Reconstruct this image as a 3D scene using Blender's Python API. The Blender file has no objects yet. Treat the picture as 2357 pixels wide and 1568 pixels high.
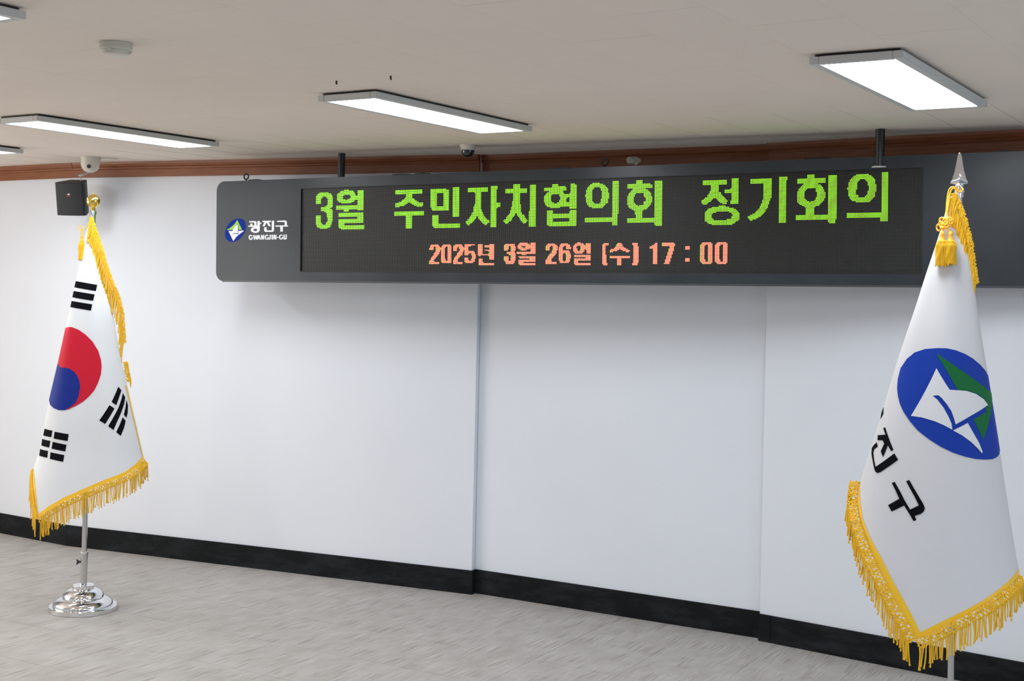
import bpy, bmesh, math, random, json
from mathutils import Vector, Matrix
from mathutils.geometry import tessellate_polygon, delaunay_2d_cdt, intersect_point_line
R = random.Random(7)
C = bpy.context.scene.collection
SC = bpy.context.scene
PI = math.pi
CEIL = 2.6

# ---------------------------------------------------------------- camera, light, exposure
cam_d = bpy.data.cameras.new('camera'); cam = bpy.data.objects.new('camera', cam_d); C.objects.link(cam)
cam_d.sensor_width = 36.0; cam_d.lens = 3000.0 / 2357.0 * 36.0
cam_d.shift_y = -118.3 / 2357.0
cam.location = (0, 0, 1.81)
# level camera looking along +Y, rolled 1.26 degrees
cam.rotation_euler = (PI / 2, 0, 0)
cam.matrix_world = Matrix.Translation((0, 0, 1.81)) @ Matrix.Rotation(PI / 2, 4, 'X') @ Matrix.Rotation(0.022, 4, 'Z')
cam_d.clip_start = 0.05; cam_d.clip_end = 60
SC.camera = cam
w = bpy.data.worlds.new('world'); SC.world = w; w.use_nodes = True
w.node_tree.nodes['Background'].inputs[0].default_value = (0.8, 0.85, 0.9, 1)
w.node_tree.nodes['Background'].inputs[1].default_value = 0.25
SC.view_settings.view_transform = 'Standard'; SC.view_settings.look = 'None'
SC.view_settings.gamma = 1.0; SC.view_settings.use_curve_mapping = False
SC.view_settings.exposure = 0.52
SC.cycles.max_bounces = 5; SC.cycles.diffuse_bounces = 3; SC.cycles.use_light_tree = False; SC.cycles.glossy_bounces = 3
SC.cycles.transmission_bounces = 3; SC.cycles.transparent_max_bounces = 4
SC.cycles.use_adaptive_sampling = True; SC.cycles.adaptive_threshold = 0.03
PANEL = 13.8           # radiance of a ceiling light diffuser

TH = -0.56            # direction of the ceiling boards and light panels
TF = -0.5174          # direction of the floor tiles
def rot(th, a, n): return (a * math.cos(th) - n * math.sin(th), a * math.sin(th) + n * math.cos(th))

def area(name, loc, sx, sy, power, col, rotm=(0, 0, 0)):
    l = bpy.data.lights.new(name, 'AREA'); l.shape = 'RECTANGLE'; l.size = sx; l.size_y = sy
    l.energy = power; l.color = col
    o = bpy.data.objects.new(name, l); C.objects.link(o); o.location = loc; o.rotation_euler = rotm
    return o
# the further rows of the same ceiling panels, behind and beside the photographer
for a in (-5.39, -3.37, -1.3, 0.8, 2.8):
    for n in (1.85, -0.95, -3.6):
        if (a, n) == (-3.37, 1.85): continue
        x, y = rot(TH, a, n)
        if abs(x) > 6 or y < -4.5: continue
        area('ceiling_panel_lamp', (x, y, 2.56), 0.25, 1.15, 12.0, (1.0, 0.975, 0.94) if a < -3 else (0.76, 0.91, 1.08), (0, 0, TH))
x, y = rot(TH, 0.8, 4.6)
area('ceiling_panel_lamp', (x, y, 2.56), 0.25, 1.15, 12.0 * 0.6, (1.0, 0.98, 0.95), (0, 0, TH))
# daylight from windows in the wall to the right of the photographer
area('window_daylight', (4.9, 0.6, 1.45), 1.5, 4.2, 32.0, (0.62, 0.80, 1.0), (0, PI / 2, 0))
# windows in the wall to the left
area('window_daylight', (-6.2, 6.8, 1.5), 1.6, 3.0, 47.0, (1.0, 0.94, 0.865), (0, -PI / 2, 0))

# ---------------------------------------------------------------- helpers
def mat(name, col, rough=0.5, metal=0.0, spec=0.5, emit=None, es=0.0, sheen=0.0, trans=0.0):
    m = bpy.data.materials.new(name); m.use_nodes = True
    b = m.node_tree.nodes['Principled BSDF']
    b.inputs['Base Color'].default_value = (*col, 1); b.inputs['Roughness'].default_value = rough
    b.inputs['Metallic'].default_value = metal; b.inputs['Specular IOR Level'].default_value = spec
    if emit: b.inputs['Emission Color'].default_value = (*emit, 1); b.inputs['Emission Strength'].default_value = es
    if sheen: b.inputs['Sheen Weight'].default_value = sheen; b.inputs['Sheen Roughness'].default_value = 0.5
    return m
def nd(m, t, **k):
    n = m.node_tree.nodes.new(t)
    for a, v in k.items():
        if a.startswith('i_'): n.inputs[a[2:].replace('_', ' ')].default_value = v
        else: setattr(n, a, v)
    return n
def ln(m, a, b): m.node_tree.links.new(a, b)
def pos(m, rz=0.0, sc=(1, 1, 1)):
    g = nd(m, 'ShaderNodeNewGeometry'); p = nd(m, 'ShaderNodeMapping')
    v = nd(m, 'ShaderNodeVectorRotate'); v.rotation_type = 'Z_AXIS'; v.inputs['Angle'].default_value = rz
    ln(m, g.outputs['Position'], v.inputs['Vector']); ln(m, v.outputs[0], p.inputs[0]); p.inputs['Scale'].default_value = sc
    return p.outputs[0]
def noise(m, vec, scale, detail=3, rough=0.55):
    n = nd(m, 'ShaderNodeTexNoise'); n.inputs['Scale'].default_value = scale; n.inputs['Detail'].default_value = detail
    n.inputs['Roughness'].default_value = rough; ln(m, vec, n.inputs['Vector']); return n.outputs['Fac']
def ramp(m, fac, stops):
    r = nd(m, 'ShaderNodeValToRGB'); e = r.color_ramp.elements
    while len(e) < len(stops): e.new(0.5)
    for k, (p, c) in enumerate(stops): e[k].position = p; e[k].color = (*c, 1)
    ln(m, fac, r.inputs[0]); return r.outputs[0]
def mix(m, a, b, f, mode='MIX'):
    x = nd(m, 'ShaderNodeMix'); x.data_type = 'RGBA'; x.blend_type = mode
    for s, v in ((x.inputs[0], f), (x.inputs[6], a), (x.inputs[7], b)):
        if hasattr(v, 'links'): ln(m, v, s)
        else: s.default_value = v if not isinstance(v, tuple) else (*v, 1)
    return x.outputs[2]
def bump(m, h, strength=0.3, dist=0.002):
    b = nd(m, 'ShaderNodeBump'); b.inputs['Strength'].default_value = strength; b.inputs['Distance'].default_value = dist
    ln(m, h, b.inputs['Height']); ln(m, b.outputs[0], m.node_tree.nodes['Principled BSDF'].inputs['Normal'])
def base(m, c): ln(m, c, m.node_tree.nodes['Principled BSDF'].inputs['Base Color'])
def rgh(m, c): ln(m, c, m.node_tree.nodes['Principled BSDF'].inputs['Roughness'])

def link(name, me, mt, parent=None, smooth=False):
    o = bpy.data.objects.new(name, me); C.objects.link(o)
    for q in (mt if isinstance(mt, (list, tuple)) else [mt]):
        if q: me.materials.append(q)
    if parent: o.parent = parent
    if smooth: me.polygons.foreach_set('use_smooth', [True] * len(me.polygons))
    return o
def raw(name, V, F, mt, parent=None, smooth=False, off=None):
    if off is not None: V = [(v[0] - off[0], v[1] - off[1], v[2] - off[2]) for v in V]
    me = bpy.data.meshes.new(name); me.from_pydata([tuple(v) for v in V], [], F); me.update()
    return link(name, me, mt, parent, smooth)
def done(name, bm, mt, parent=None, smooth=False):
    me = bpy.data.meshes.new(name); bm.to_mesh(me); bm.free(); return link(name, me, mt, parent, smooth)
def thing(name, loc, label, cat, group=None, rz=0):
    o = bpy.data.objects.new(name, None); C.objects.link(o); o.location = loc; o.rotation_euler = (0, 0, rz)
    o.empty_display_size = 0.1; o['label'] = label; o['category'] = cat
    if group: o['group'] = group
    return o
def tag(o, label, cat, group=None):
    o['label'] = label; o['category'] = cat
    if group: o['group'] = group
    return o
def box(bm, c, s, M=None, bev=0.0):
    r = bmesh.ops.create_cube(bm, size=1.0); vs = r['verts']
    bmesh.ops.scale(bm, vec=s, verts=vs); bmesh.ops.translate(bm, vec=c, verts=vs)
    if bev:
        es = list({e for v in vs for e in v.link_edges})
        q = bmesh.ops.bevel(bm, geom=es, offset=bev, segments=2, affect='EDGES'); vs = list({v for f in q['faces'] for v in f.verts} | {v for v in vs if v.is_valid})
    if M is not None: bmesh.ops.transform(bm, matrix=M, verts=vs)
    return vs
def lathe_vf(prof, seg=40, base_v=(0, 0, 0), axis=None):
    V = []; F = []; q = Vector(axis).normalized().to_track_quat('Z', 'Y') if axis else None
    for r, z in prof:
        for k in range(seg):
            t = 2 * PI * k / seg; v = Vector((r * math.cos(t), r * math.sin(t), z))
            if q: v = q @ v
            V.append(v + Vector(base_v))
    n = len(prof)
    for i in range(n - 1):
        for k in range(seg):
            a = i * seg + k; b = i * seg + (k + 1) % seg
            F.append((a, b, b + seg, a + seg))
    if prof[0][0] > 1e-6: F.append(tuple(reversed(range(seg))))
    if prof[-1][0] > 1e-6: F.append(tuple(range((n - 1) * seg, n * seg)))
    return V, F
def lathe(name, prof, mt, parent=None, seg=40, at=(0, 0, 0), axis=None, sharp=True):
    V, F = lathe_vf(prof, seg, at, axis); o = raw(name, V, F, mt, parent, True)
    if sharp: o.data.shade_auto = True if hasattr(o.data, 'shade_auto') else None
    return o
def autosmooth(o, ang=0.6):
    bm = bmesh.new(); bm.from_mesh(o.data)
    bmesh.ops.remove_doubles(bm, verts=bm.verts, dist=1e-6)
    for e in bm.edges:
        if len(e.link_faces) == 2 and e.calc_face_angle(0) > ang: e.smooth = False
    for f in bm.faces: f.smooth = True
    bmesh.ops.recalc_face_normals(bm, faces=bm.faces)
    bm.to_mesh(o.data); bm.free(); return o
def lathe(name, prof, mt, parent=None, seg=40, at=(0, 0, 0), axis=None):
    V, F = lathe_vf(prof, seg, at, axis); return autosmooth(raw(name, V, F, mt, parent))
def tube_vf(V, F, path, r, seg=8, closed=False, ell=1.0, twist=0.0, taper=None):
    """sweep an (elliptical, optionally twisting) section along a path"""
    n = len(path); b0 = len(V); prevn = None; acc = 0.0
    for i in range(n):
        if closed: t = path[(i + 1) % n] - path[i - 1]
        else: t = path[min(i + 1, n - 1)] - path[max(i - 1, 0)]
        t = t.normalized() if t.length > 1e-9 else Vector((0, 0, 1))
        if prevn is None:
            prevn = t.orthogonal().normalized()
        prevn = (prevn - t * prevn.dot(t)); prevn = prevn.normalized() if prevn.length > 1e-9 else t.orthogonal().normalized()
        bn = t.cross(prevn)
        if i: acc += (path[i] - path[i - 1]).length
        rr = r * (taper(i / (n - 1)) if taper else 1.0)
        for k in range(seg):
            u = 2 * PI * k / seg; cx = rr * math.cos(u); cy = rr * ell * math.sin(u); ph = twist * acc
            x = cx * math.cos(ph) - cy * math.sin(ph); y = cx * math.sin(ph) + cy * math.cos(ph)
            V.append(path[i] + prevn * x + bn * y)
    m = n if closed else n - 1
    for i in range(m):
        for k in range(seg):
            a = b0 + i * seg + k; b = b0 + i * seg + (k + 1) % seg; j = ((i + 1) % n) * seg
            F.append((a, b, b0 + j + (k + 1) % seg, b0 + j + k))
    if not closed:
        F.append(tuple(b0 + k for k in reversed(range(seg)))); F.append(tuple(b0 + (n - 1) * seg + k for k in range(seg)))
def blob_vf(V, F, c, r, sx=1, sy=1, sz=1, seg=6, rings=4):
    b0 = len(V); V.append(c + Vector((0, 0, r * sz)))
    for i in range(1, rings):
        p = PI * i / rings
        for k in range(seg):
            t = 2 * PI * k / seg
            V.append(c + Vector((r * sx * math.sin(p) * math.cos(t), r * sy * math.sin(p) * math.sin(t), r * sz * math.cos(p))))
    V.append(c - Vector((0, 0, r * sz))); last = len(V) - 1
    for k in range(seg):
        F.append((b0, b0 + 1 + k, b0 + 1 + (k + 1) % seg))
        for i in range(rings - 2):
            a = b0 + 1 + i * seg
            F.append((a + k, a + seg + k, a + seg + (k + 1) % seg, a + (k + 1) % seg))
        a = b0 + 1 + (rings - 2) * seg
        F.append((a + k, last, a + (k + 1) % seg))
def extr(V, F, loops, z0, z1, T=lambda x, y, z: Vector((x, y, z))):
    """flat shape with holes, extruded from z0 to z1, mapped by T"""
    tri = tessellate_polygon([[Vector((p[0], p[1], 0)) for p in l] for l in loops])
    flat = [p for l in loops for p in l]; b = len(V); n = len(flat)
    for z in (z0, z1):
        for p in flat: V.append(T(p[0], p[1], z))
    for t in tri:
        a_, b_, c_ = (flat[i] for i in t)
        s = (b_[0] - a_[0]) * (c_[1] - a_[1]) - (b_[1] - a_[1]) * (c_[0] - a_[0])
        t = t if s > 0 else (t[0], t[2], t[1])
        F.append(tuple(b + n + i for i in t)); F.append(tuple(b + i for i in reversed(t)))
    s0 = 0
    for l in loops:
        m = len(l)
        for i in range(m):
            j = (i + 1) % m; F.append((b + s0 + i, b + s0 + j, b + n + s0 + j, b + n + s0 + i))
        s0 += m
def fixn(o):
    bm = bmesh.new(); bm.from_mesh(o.data); bmesh.ops.recalc_face_normals(bm, faces=bm.faces); bm.to_mesh(o.data); bm.free(); return o

# ---------------------------------------------------------------- materials
M_wall = mat('wall_paint', (0.80, 0.81, 0.83), 0.62, spec=0.3)
v = pos(M_wall); n1 = noise(M_wall, v, 1.3, 3); n2 = noise(M_wall, v, 180, 2)
base(M_wall, ramp(M_wall, n1, [(0.3, (0.775, 0.805, 0.86)), (0.7, (0.80, 0.83, 0.885))])); bump(M_wall, n2, 0.12, 0.0008)
M_ceil = mat('ceiling_board', (0.60, 0.56, 0.53), 0.9, spec=0.1)
v = pos(M_ceil); n1 = noise(M_ceil, v, 0.9, 4); n2 = noise(M_ceil, v, 260, 2)
base(M_ceil, ramp(M_ceil, n1, [(0.3, (0.85, 0.755, 0.67)), (0.7, (0.88, 0.79, 0.70))])); bump(M_ceil, n2, 0.15, 0.0006)
M_black = mat('black_baseboard', (0.008, 0.009, 0.010), 0.42, spec=0.16)
v = pos(M_black, 0.5, (1, 1, 3)); n1 = noise(M_black, v, 5.0, 6, 0.65); n2 = noise(M_black, pos(M_black), 60, 2)
base(M_black, mix(M_black, ramp(M_black, n1, [(0.45, (0.005, 0.006, 0.007)), (0.72, (0.022, 0.025, 0.028))]), (0.22, 0.21, 0.19), ramp(M_black, n2, [(0.80, (0, 0, 0)), (0.84, (0.5, 0.5, 0.5))])))
rgh(M_black, ramp(M_black, n1, [(0.3, (0.45, 0.45, 0.45)), (0.7, (0.75, 0.75, 0.75))]))
M_wood = mat('cornice_wood', (0.20, 0.075, 0.032), 0.42)
v = pos(M_wood, -TF, (1.2, 8, 40)); n1 = noise(M_wood, v, 4.0, 5, 0.6)
base(M_wood, ramp(M_wood, n1, [(0.3, (0.20, 0.062, 0.021)), (0.7, (0.34, 0.115, 0.043))])); bump(M_wood, n1, 0.15, 0.001)
M_carpet = mat('carpet_tile', (0.4, 0.37, 0.34), 0.62, spec=0.35)
def carpet():
    m = M_carpet
    # long ribs running along one side of the tiles, in patches, beside patches of twill
    ribs = noise(m, pos(m, -TF, (150, 4.5, 1)), 1.0, 0, 0.4)
    cell = noise(m, pos(m, -TF, (8.5, 5.0, 1)), 1.0, 1, 0.4)
    patch = noise(m, pos(m, -TF + 0.1, (7.5, 3.6, 1)), 1.4, 3, 0.6)
    wv = nd(m, 'ShaderNodeTexWave'); wv.inputs['Scale'].default_value = 42; wv.inputs['Distortion'].default_value = 0.5
    ln(m, pos(m, -TF + 0.9, (1, 1, 1)), wv.inputs['Vector'])
    wv2 = nd(m, 'ShaderNodeTexWave'); wv2.inputs['Scale'].default_value = 42; wv2.inputs['Distortion'].default_value = 0.4
    ln(m, pos(m, -TF - 0.9, (1, 1, 1)), wv2.inputs['Vector'])
    side = ramp(m, noise(m, pos(m, -TF, (9, 5, 1)), 1.0, 0, 0.3), [(0.49, (0, 0, 0)), (0.51, (1, 1, 1))])
    tw = mix(m, wv.outputs['Fac'], wv2.outputs['Fac'], side)
    fine = noise(m, pos(m), 330, 2)
    tone = ramp(m, patch, [(0.30, (0.395, 0.365, 0.335)), (0.5, (0.445, 0.42, 0.395)), (0.70, (0.48, 0.46, 0.435))])
    rib = ramp(m, ribs, [(0.36, (0.74, 0.735, 0.73)), (0.48, (0.98, 0.98, 0.98)), (0.64, (1.14, 1.14, 1.135))])
    c = mix(m, tone, rib, ramp(m, cell, [(0.47, (0.12, 0.12, 0.12)), (0.55, (0.85, 0.85, 0.85))]), 'MULTIPLY')
    c = mix(m, c, ramp(m, tw, [(0.2, (0.78, 0.78, 0.78)), (0.8, (1.12, 1.12, 1.12))]), ramp(m, cell, [(0.36, (0.75, 0.75, 0.75)), (0.45, (0, 0, 0))]), 'MULTIPLY')
    c = mix(m, c, ramp(m, fine, [(0.3, (0.80, 0.80, 0.80)), (0.7, (1.18, 1.18, 1.18))]), 0.8, 'MULTIPLY')
    base(m, c); bump(m, ribs, 0.2, 0.0008)
carpet()
M_alu = mat('light_frame_metal', (0.62, 0.63, 0.62), 0.5, 0.1)
M_diff = mat('light_diffuser', (0.9, 0.9, 0.9), 0.5, emit=(0.93, 0.98, 1.04), es=PANEL)
M_house = mat('sign_housing', (0.040, 0.045, 0.052), 0.42, spec=0.34)
v = pos(M_house); n1 = noise(M_house, v, 2.2, 4, 0.5)
base(M_house, ramp(M_house, n1, [(0.3, (0.027, 0.033, 0.039)), (0.75, (0.046, 0.054, 0.063))]))
rgh(M_house, ramp(M_house, n1, [(0.3, (0.27, 0.27, 0.27)), (0.7, (0.40, 0.40, 0.40))]))
M_bezel = mat('sign_bezel', (0.07, 0.072, 0.078), 0.4, 0.3)
M_screen = mat('sign_screen', (0.008, 0.009, 0.010), 0.45, spec=0.25)
M_off = mat('led_off', (0.20, 0.195, 0.175), 0.4, spec=0.3)
M_green = mat('led_green', (0.1, 0.3, 0.02), 0.4, emit=(0.29, 1.0, 0.022), es=2.4)
M_green2 = mat('led_lime', (0.1, 0.3, 0.02), 0.4, emit=(0.5, 1.0, 0.04), es=2.4)
M_red = mat('led_red', (0.3, 0.05, 0.02), 0.4, emit=(1.0, 0.12, 0.075), es=6.5)
M_post = mat('post_black', (0.012, 0.014, 0.016), 0.32)
M_chrome = mat('chrome', (0.82, 0.83, 0.85), 0.07, 1.0)
M_steel = mat('pole_steel', (0.60, 0.60, 0.60), 0.16, 1.0)
M_gold = mat('gold_plate', (0.90, 0.66, 0.16), 0.08, 1.0)
M_blackpl = mat('black_plastic', (0.012, 0.012, 0.014), 0.5)
def flag_cloth(name, c):
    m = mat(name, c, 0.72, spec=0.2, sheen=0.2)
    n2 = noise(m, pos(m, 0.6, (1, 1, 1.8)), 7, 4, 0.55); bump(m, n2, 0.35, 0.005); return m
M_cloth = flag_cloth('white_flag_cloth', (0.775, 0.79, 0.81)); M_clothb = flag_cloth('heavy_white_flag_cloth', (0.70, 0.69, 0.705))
def fabric(name, c, r=0.62, sp=0.22, sh=0.08):
    m = mat(name, c, r, spec=sp, sheen=sh); n = noise(m, pos(m), 240, 3); bump(m, n, 0.25, 0.0012); return m
M_red_f = fabric('red_embroidery', (0.60, 0.008, 0.030)); M_navy = fabric('navy_embroidery', (0.004, 0.022, 0.24))
M_blk_f = fabric('black_embroidery', (0.004, 0.004, 0.007), 0.8, 0.08, 0.0); M_blue_f = fabric('blue_embroidery', (0.003, 0.040, 0.36))
M_grn_f = fabric('green_embroidery', (0.003, 0.14, 0.035)); M_wht_f = fabric('white_embroidery', (0.76, 0.76, 0.78), 0.5)
M_hem = mat('yellow_satin', (0.98, 0.57, 0.02), 0.42, spec=0.4, sheen=0.2)
M_cord = mat('yellow_cord', (0.98, 0.57, 0.022), 0.48, spec=0.35)
M_cordo = mat('orange_cord', (0.98, 0.48, 0.035), 0.4, spec=0.4)
M_ivory = mat('ivory_plastic', (0.66, 0.63, 0.55), 0.4)
M_dome = mat('smoked_dome', (0.02, 0.022, 0.028), 0.06, spec=0.8)
M_spk = mat('speaker_black', (0.016, 0.017, 0.019), 0.55)
M_spkg = mat('speaker_grille', (0.012, 0.013, 0.015), 0.6); n1 = noise(M_spkg, pos(M_spkg), 500, 2); bump(M_spkg, n1, 0.5, 0.001)
M_lgblue = mat('logo_blue', (0.001, 0.022, 0.27), 0.5, spec=0.1); M_lggrn = mat('logo_green', (0.33, 0.68, 0.05), 0.5, spec=0.1)
M_lgwht = mat('logo_white', (0.82, 0.82, 0.84), 0.4)
M_redp = mat('small_red_badge', (0.65, 0.04, 0.02), 0.4)
M_plast = mat('clear_wrap', (0.75, 0.74, 0.70), 0.2); M_plast.node_tree.nodes['Principled BSDF'].inputs['Transmission Weight'].default_value = 0.7

# ---------------------------------------------------------------- room shell
# front line of the black baseboard along the far wall, left to right
S0 = ((-6.30, 10.995), (-2.985, 8.85)); S1 = ((-2.985, 8.85), (-0.207, 7.70))
S2 = ((-0.189, 7.743), (1.345, 6.859)); S3 = ((1.328, 6.816), (4.60, 4.322))
SECT = [S0, S1, S2, S3]
BH = 0.14
def strip(name, seg, off0, off1, z0, z1, mt, parent, ext0=0.0, ext1=0.0):
    """upright slab along a wall segment, from off0 to off1 behind its front line (+ is into the wall)"""
    p, q = Vector(seg[0]), Vector(seg[1]); t = (q - p).normalized(); nrm = Vector((-t.y, t.x))
    p = p - t * ext0; q = q + t * ext1
    A = [p + nrm * off0, q + nrm * off0, q + nrm * off1, p + nrm * off1]
    V = [(a.x, a.y, z) for z in (z0, z1) for a in A]
    return raw(name, V, [(3, 2, 1, 0), (4, 5, 6, 7), (0, 1, 5, 4), (1, 2, 6, 5), (2, 3, 7, 6), (3, 0, 4, 7)], mt, parent)
def poly_slab(name, pts, z0, z1, mt, parent=None):
    V = []; F = []; extr(V, F, [pts], z0, z1); return fixn(raw(name, V, F, mt, parent))
WB = strip('wall_back', ((-6.30, 11.25), (4.60, 5.15)), 0.75, 0.85, 0, CEIL, M_wall, None); WB['kind'] = 'structure'
for i, s in enumerate(SECT): strip('wall_section', s, 0.012, 0.10, 0, CEIL, M_wall, WB)
BB = strip('baseboard_back', S1, 0.0, 0.0119, 0.0, BH, M_black, None); BB['kind'] = 'structure'
strip('baseboard_section', S0, 0.0, 0.0119, 0.0, BH, M_black, BB, ext1=-0.001)
strip('baseboard_section', S2, 0.0, 0.0119, 0.0, BH, M_black, BB)
strip('baseboard_section', ((1.328, 6.816), (1.380, 6.776)), -0.002, 0.0119, 0.0, BH, M_black, BB)
strip('baseboard_section', ((1.381, 6.775), (4.60, 4.322)), 0.0, 0.0119, 0.0, BH, M_black, BB)
# end face of the baseboard at the set-back between the first and the second wall section
strip('baseboard_return', ((-0.2075, 7.6995), (-0.189, 7.7445)), -0.011, 0.0, 0.0, BH, M_black, BB)
def crown(seg, parent, e0=0, e1=0):
    # stepped moulding: flat lower board, rounded bead, projecting top rail
    p, q = Vector(seg[0]), Vector(seg[1]); t = (q - p).normalized(); nrm = Vector((-t.y, t.x)); p = p - t * e0; q = q + t * e1
    prof = [(0.012, 2.501), (-0.004, 2.501), (-0.006, 2.504), (-0.006, 2.549), (-0.010, 2.551), (-0.017, 2.556), (-0.019, 2.562), (-0.016, 2.567), (-0.022, 2.572), (-0.030, 2.585), (-0.032, 2.5995), (0.012, 2.5995)]
    V = [((e + nrm * o).x, (e + nrm * o).y, z) for e in (p, q) for o, z in prof]; n = len(prof)
    F = [(i, (i + 1) % n, n + (i + 1) % n, n + i) for i in range(n)] + [tuple(range(n)), tuple(range(2 * n - 1, n - 1, -1))]
    return V, F
CR = None
for i, s in enumerate((S1, S0, S2, S3)):
    V, F = crown(s, None, 0.0, 0.0 if i != 1 else 0.0)
    o = fixn(raw('trim_1' if i == 0 else 'cornice_section', V, F, M_wood, CR))
    if i == 0: CR = o; o['kind'] = 'structure'
# remaining walls (behind and beside the photographer)
def wall(name, x0, y0, x1, y1, mt=None):
    bm = bmesh.new(); box(bm, ((x0 + x1) / 2, (y0 + y1) / 2, CEIL / 2), (abs(x1 - x0), abs(y1 - y0), CEIL))
    o = done(name, bm, mt or M_wall); o['kind'] = 'structure'; return o
wall('wall_left', -6.42, -5.0, -6.30, 11.1); wall('wall_right', 5.0, -5.0, 5.12, 4.9)
M_tan = mat('wood_panelling', (0.30, 0.17, 0.09), 0.5)
wall('wall_front', -6.42, -5.12, 5.12, -5.0, M_tan)
FL = poly_slab('floor', [(-6.3, -5.0), (5.0, -5.0), (5.0, 4.9), (4.6, 5.0), (-6.3, 11.4)], -0.06, -0.006, M_carpet); FL['kind'] = 'structure'
def beyond(x, y, lim):
    # distance behind the far wall
    best = 9
    for p, q in SECT:
        p, q = Vector(p), Vector(q); t = (q - p).normalized(); nrm = Vector((-t.y, t.x))
        s = (Vector((x, y)) - p).dot(t)
        if -0.3 <= s <= (q - p).length + 0.3: best = min(best, (Vector((x, y)) - p).dot(nrm))
    return best > lim and best < 9
# carpet tiles laid one by one, 457 mm square
T = 0.457; tile = bmesh.new(); box(tile, (0, 0, -0.003), (T - 0.0010, T - 0.0010, 0.006), bev=0.0006)
tme = bpy.data.meshes.new('carpet_tile'); tile.to_mesh(tme); tile.free(); tme.materials.append(M_carpet)
cnt = 0; floor_cells = []
for i in range(-9, 9):
    for j in range(-3, 6):
        a = -4.40 + (i + 0.5) * T; n = 4.69 + (j + 0.5) * T; x, y = rot(TF, a, n)
        if beyond(x, y, 0.36) or x < -6.2 or x > 4.8 or cnt >= 298: continue
        o = bpy.data.objects.new('carpet_tile', tme); C.objects.link(o); o.parent = FL
        o.location = (x, y, R.uniform(-0.0004, 0.0)); o.rotation_euler = (0, 0, TF + R.uniform(-0.0008, 0.0008)); cnt += 1
        floor_cells.append((i, j))
# the rest of the carpet, nearer than the picture shows
far_n = 4.69 - 3 * T
p0 = rot(TF, -4.40 - 9 * T, far_n); p1 = rot(TF, -4.40 + 9 * T, far_n)
V = [(-6.3, -5.0, 0), (5.0, -5.0, 0), (5.0, p1[1], 0), (p1[0], p1[1], 0), (p0[0], p0[1], 0), (-6.3, p0[1], 0)]
rest = raw('carpet_expanse', [(x, y, -0.006) for x, y, z in V] + [(x, y, -0.0001) for x, y, z in V], [(5, 4, 3, 2, 1, 0), (6, 7, 8, 9, 10, 11)] + [(i, (i + 1) % 6, 6 + (i + 1) % 6, 6 + i) for i in range(6)], M_carpet, FL); rest['kind'] = 'stuff'
# ceiling: backing slab and 300 x 600 boards in half bond
CE = poly_slab('ceiling', [(-6.42, -5.0), (5.0, -5.0), (5.0, 5.2), (-6.42, 11.8)], CEIL + 0.0145, CEIL + 0.08, M_ceil); CE['kind'] = 'structure'
def board(lx, ly, gx, gy):
    bm = bmesh.new(); box(bm, (0, 0, 0.007), (lx - gx, ly - gy, 0.014), bev=0.0004)
    me = bpy.data.meshes.new('ceiling_board'); bm.to_mesh(me); bm.free(); me.materials.append(M_ceil); return me
boards = [board(0.3, 0.6, 0.0001, g) for g in (0.0003, 0.0008, 0.0020)]; wide = board(0.3, 0.6, 0.0035, 0.0008)
cnt = 0
for i in range(-22, 7):
    a = -2.075 + (i + 0.5) * 0.3; par = 0.3 if i % 2 else 0.0
    for j in range(-3, 7):
        n = 3.615 + par + (j + 0.5) * 0.6 - 0.0; x, y = rot(TH, a, n)
        if beyond(x, y, 0.42) or n > 6.95 or x < -6.3 or x > 4.9: continue
        if n < 2.0: continue
        me = R.choice(boards); dz = 0.0; tilt = 0.0
        if n > 5.55 and i % 2 == 0: me = wide; tilt = R.uniform(0.0, 0.006)
        o = bpy.data.objects.new('ceiling_board', me); C.objects.link(o); o.parent = CE
        o.location = (x, y, CEIL + R.uniform(0.0002, 0.0003)); o.rotation_euler = (0, tilt, TH); cnt += 1
pa = rot(TH, -9.5, 2.15); pb = rot(TH, 2.0, 2.15)
o = poly_slab('ceiling_expanse', [(-6.42, -5.0), (5.0, -5.0), (5.0, 5.2), (3.0, 6.2), pb, rot(TH, 0.0, 2.15), (-6.42, rot(TH, -9.5, 2.15)[1] - 1.2 if False else 5.2)], CEIL + 0.010, CEIL + 0.0139, M_ceil, CE); o['kind'] = 'stuff'
# ---------------------------------------------------------------- ceiling light panels
def light_panel(a, n, label, first=None):
    x, y = rot(TH, a, n)
    t = thing('ceiling_light', (x, y, CEIL - 0.002), label, 'ceiling light', 'flat panel lights on the ceiling', TH)
    if first:
        for ch in first.children:
            c = ch.copy(); C.objects.link(c); c.parent = t
        return t
    W, L = 0.305, 1.205
    bm = bmesh.new()
    for sx in (-1, 1): box(bm, (sx * (W / 2 - 0.016), 0, -0.0200), (0.032, L, 0.024), bev=0.002)
    for sy in (-1, 1): box(bm, (0, sy * (L / 2 - 0.016), -0.0200), (W - 0.064, 0.032, 0.024), bev=0.002)
    done('frame', bm, M_alu, t)
    bm = bmesh.new(); box(bm, (0, 0, -0.004), (W - 0.03, L - 0.03, 0.008)); done('mounting_plate', bm, M_blackpl, t)
    bm = bmesh.new(); box(bm, (0, 0, -0.0245), (W - 0.064, L - 0.064, 0.007)); done('diffuser', bm, M_diff, t)
    return t
lc = light_panel(-3.394, 4.72, 'rectangular panel light above the middle of the sign, nearest the dark dome camera')
light_panel(-1.302, 4.719, 'rectangular panel light at the right, above the right-hand white flag', lc)
light_panel(-5.392, 4.66, 'long narrow-looking panel light at left, above the gold ball of the left flag', lc)
light_panel(-6.86, 4.50, 'panel light cut off by the left edge, just above the brown cornice', lc)
light_panel(-3.39, 1.86, 'panel light of which one corner shows at the top left of the photo', lc)
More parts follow.
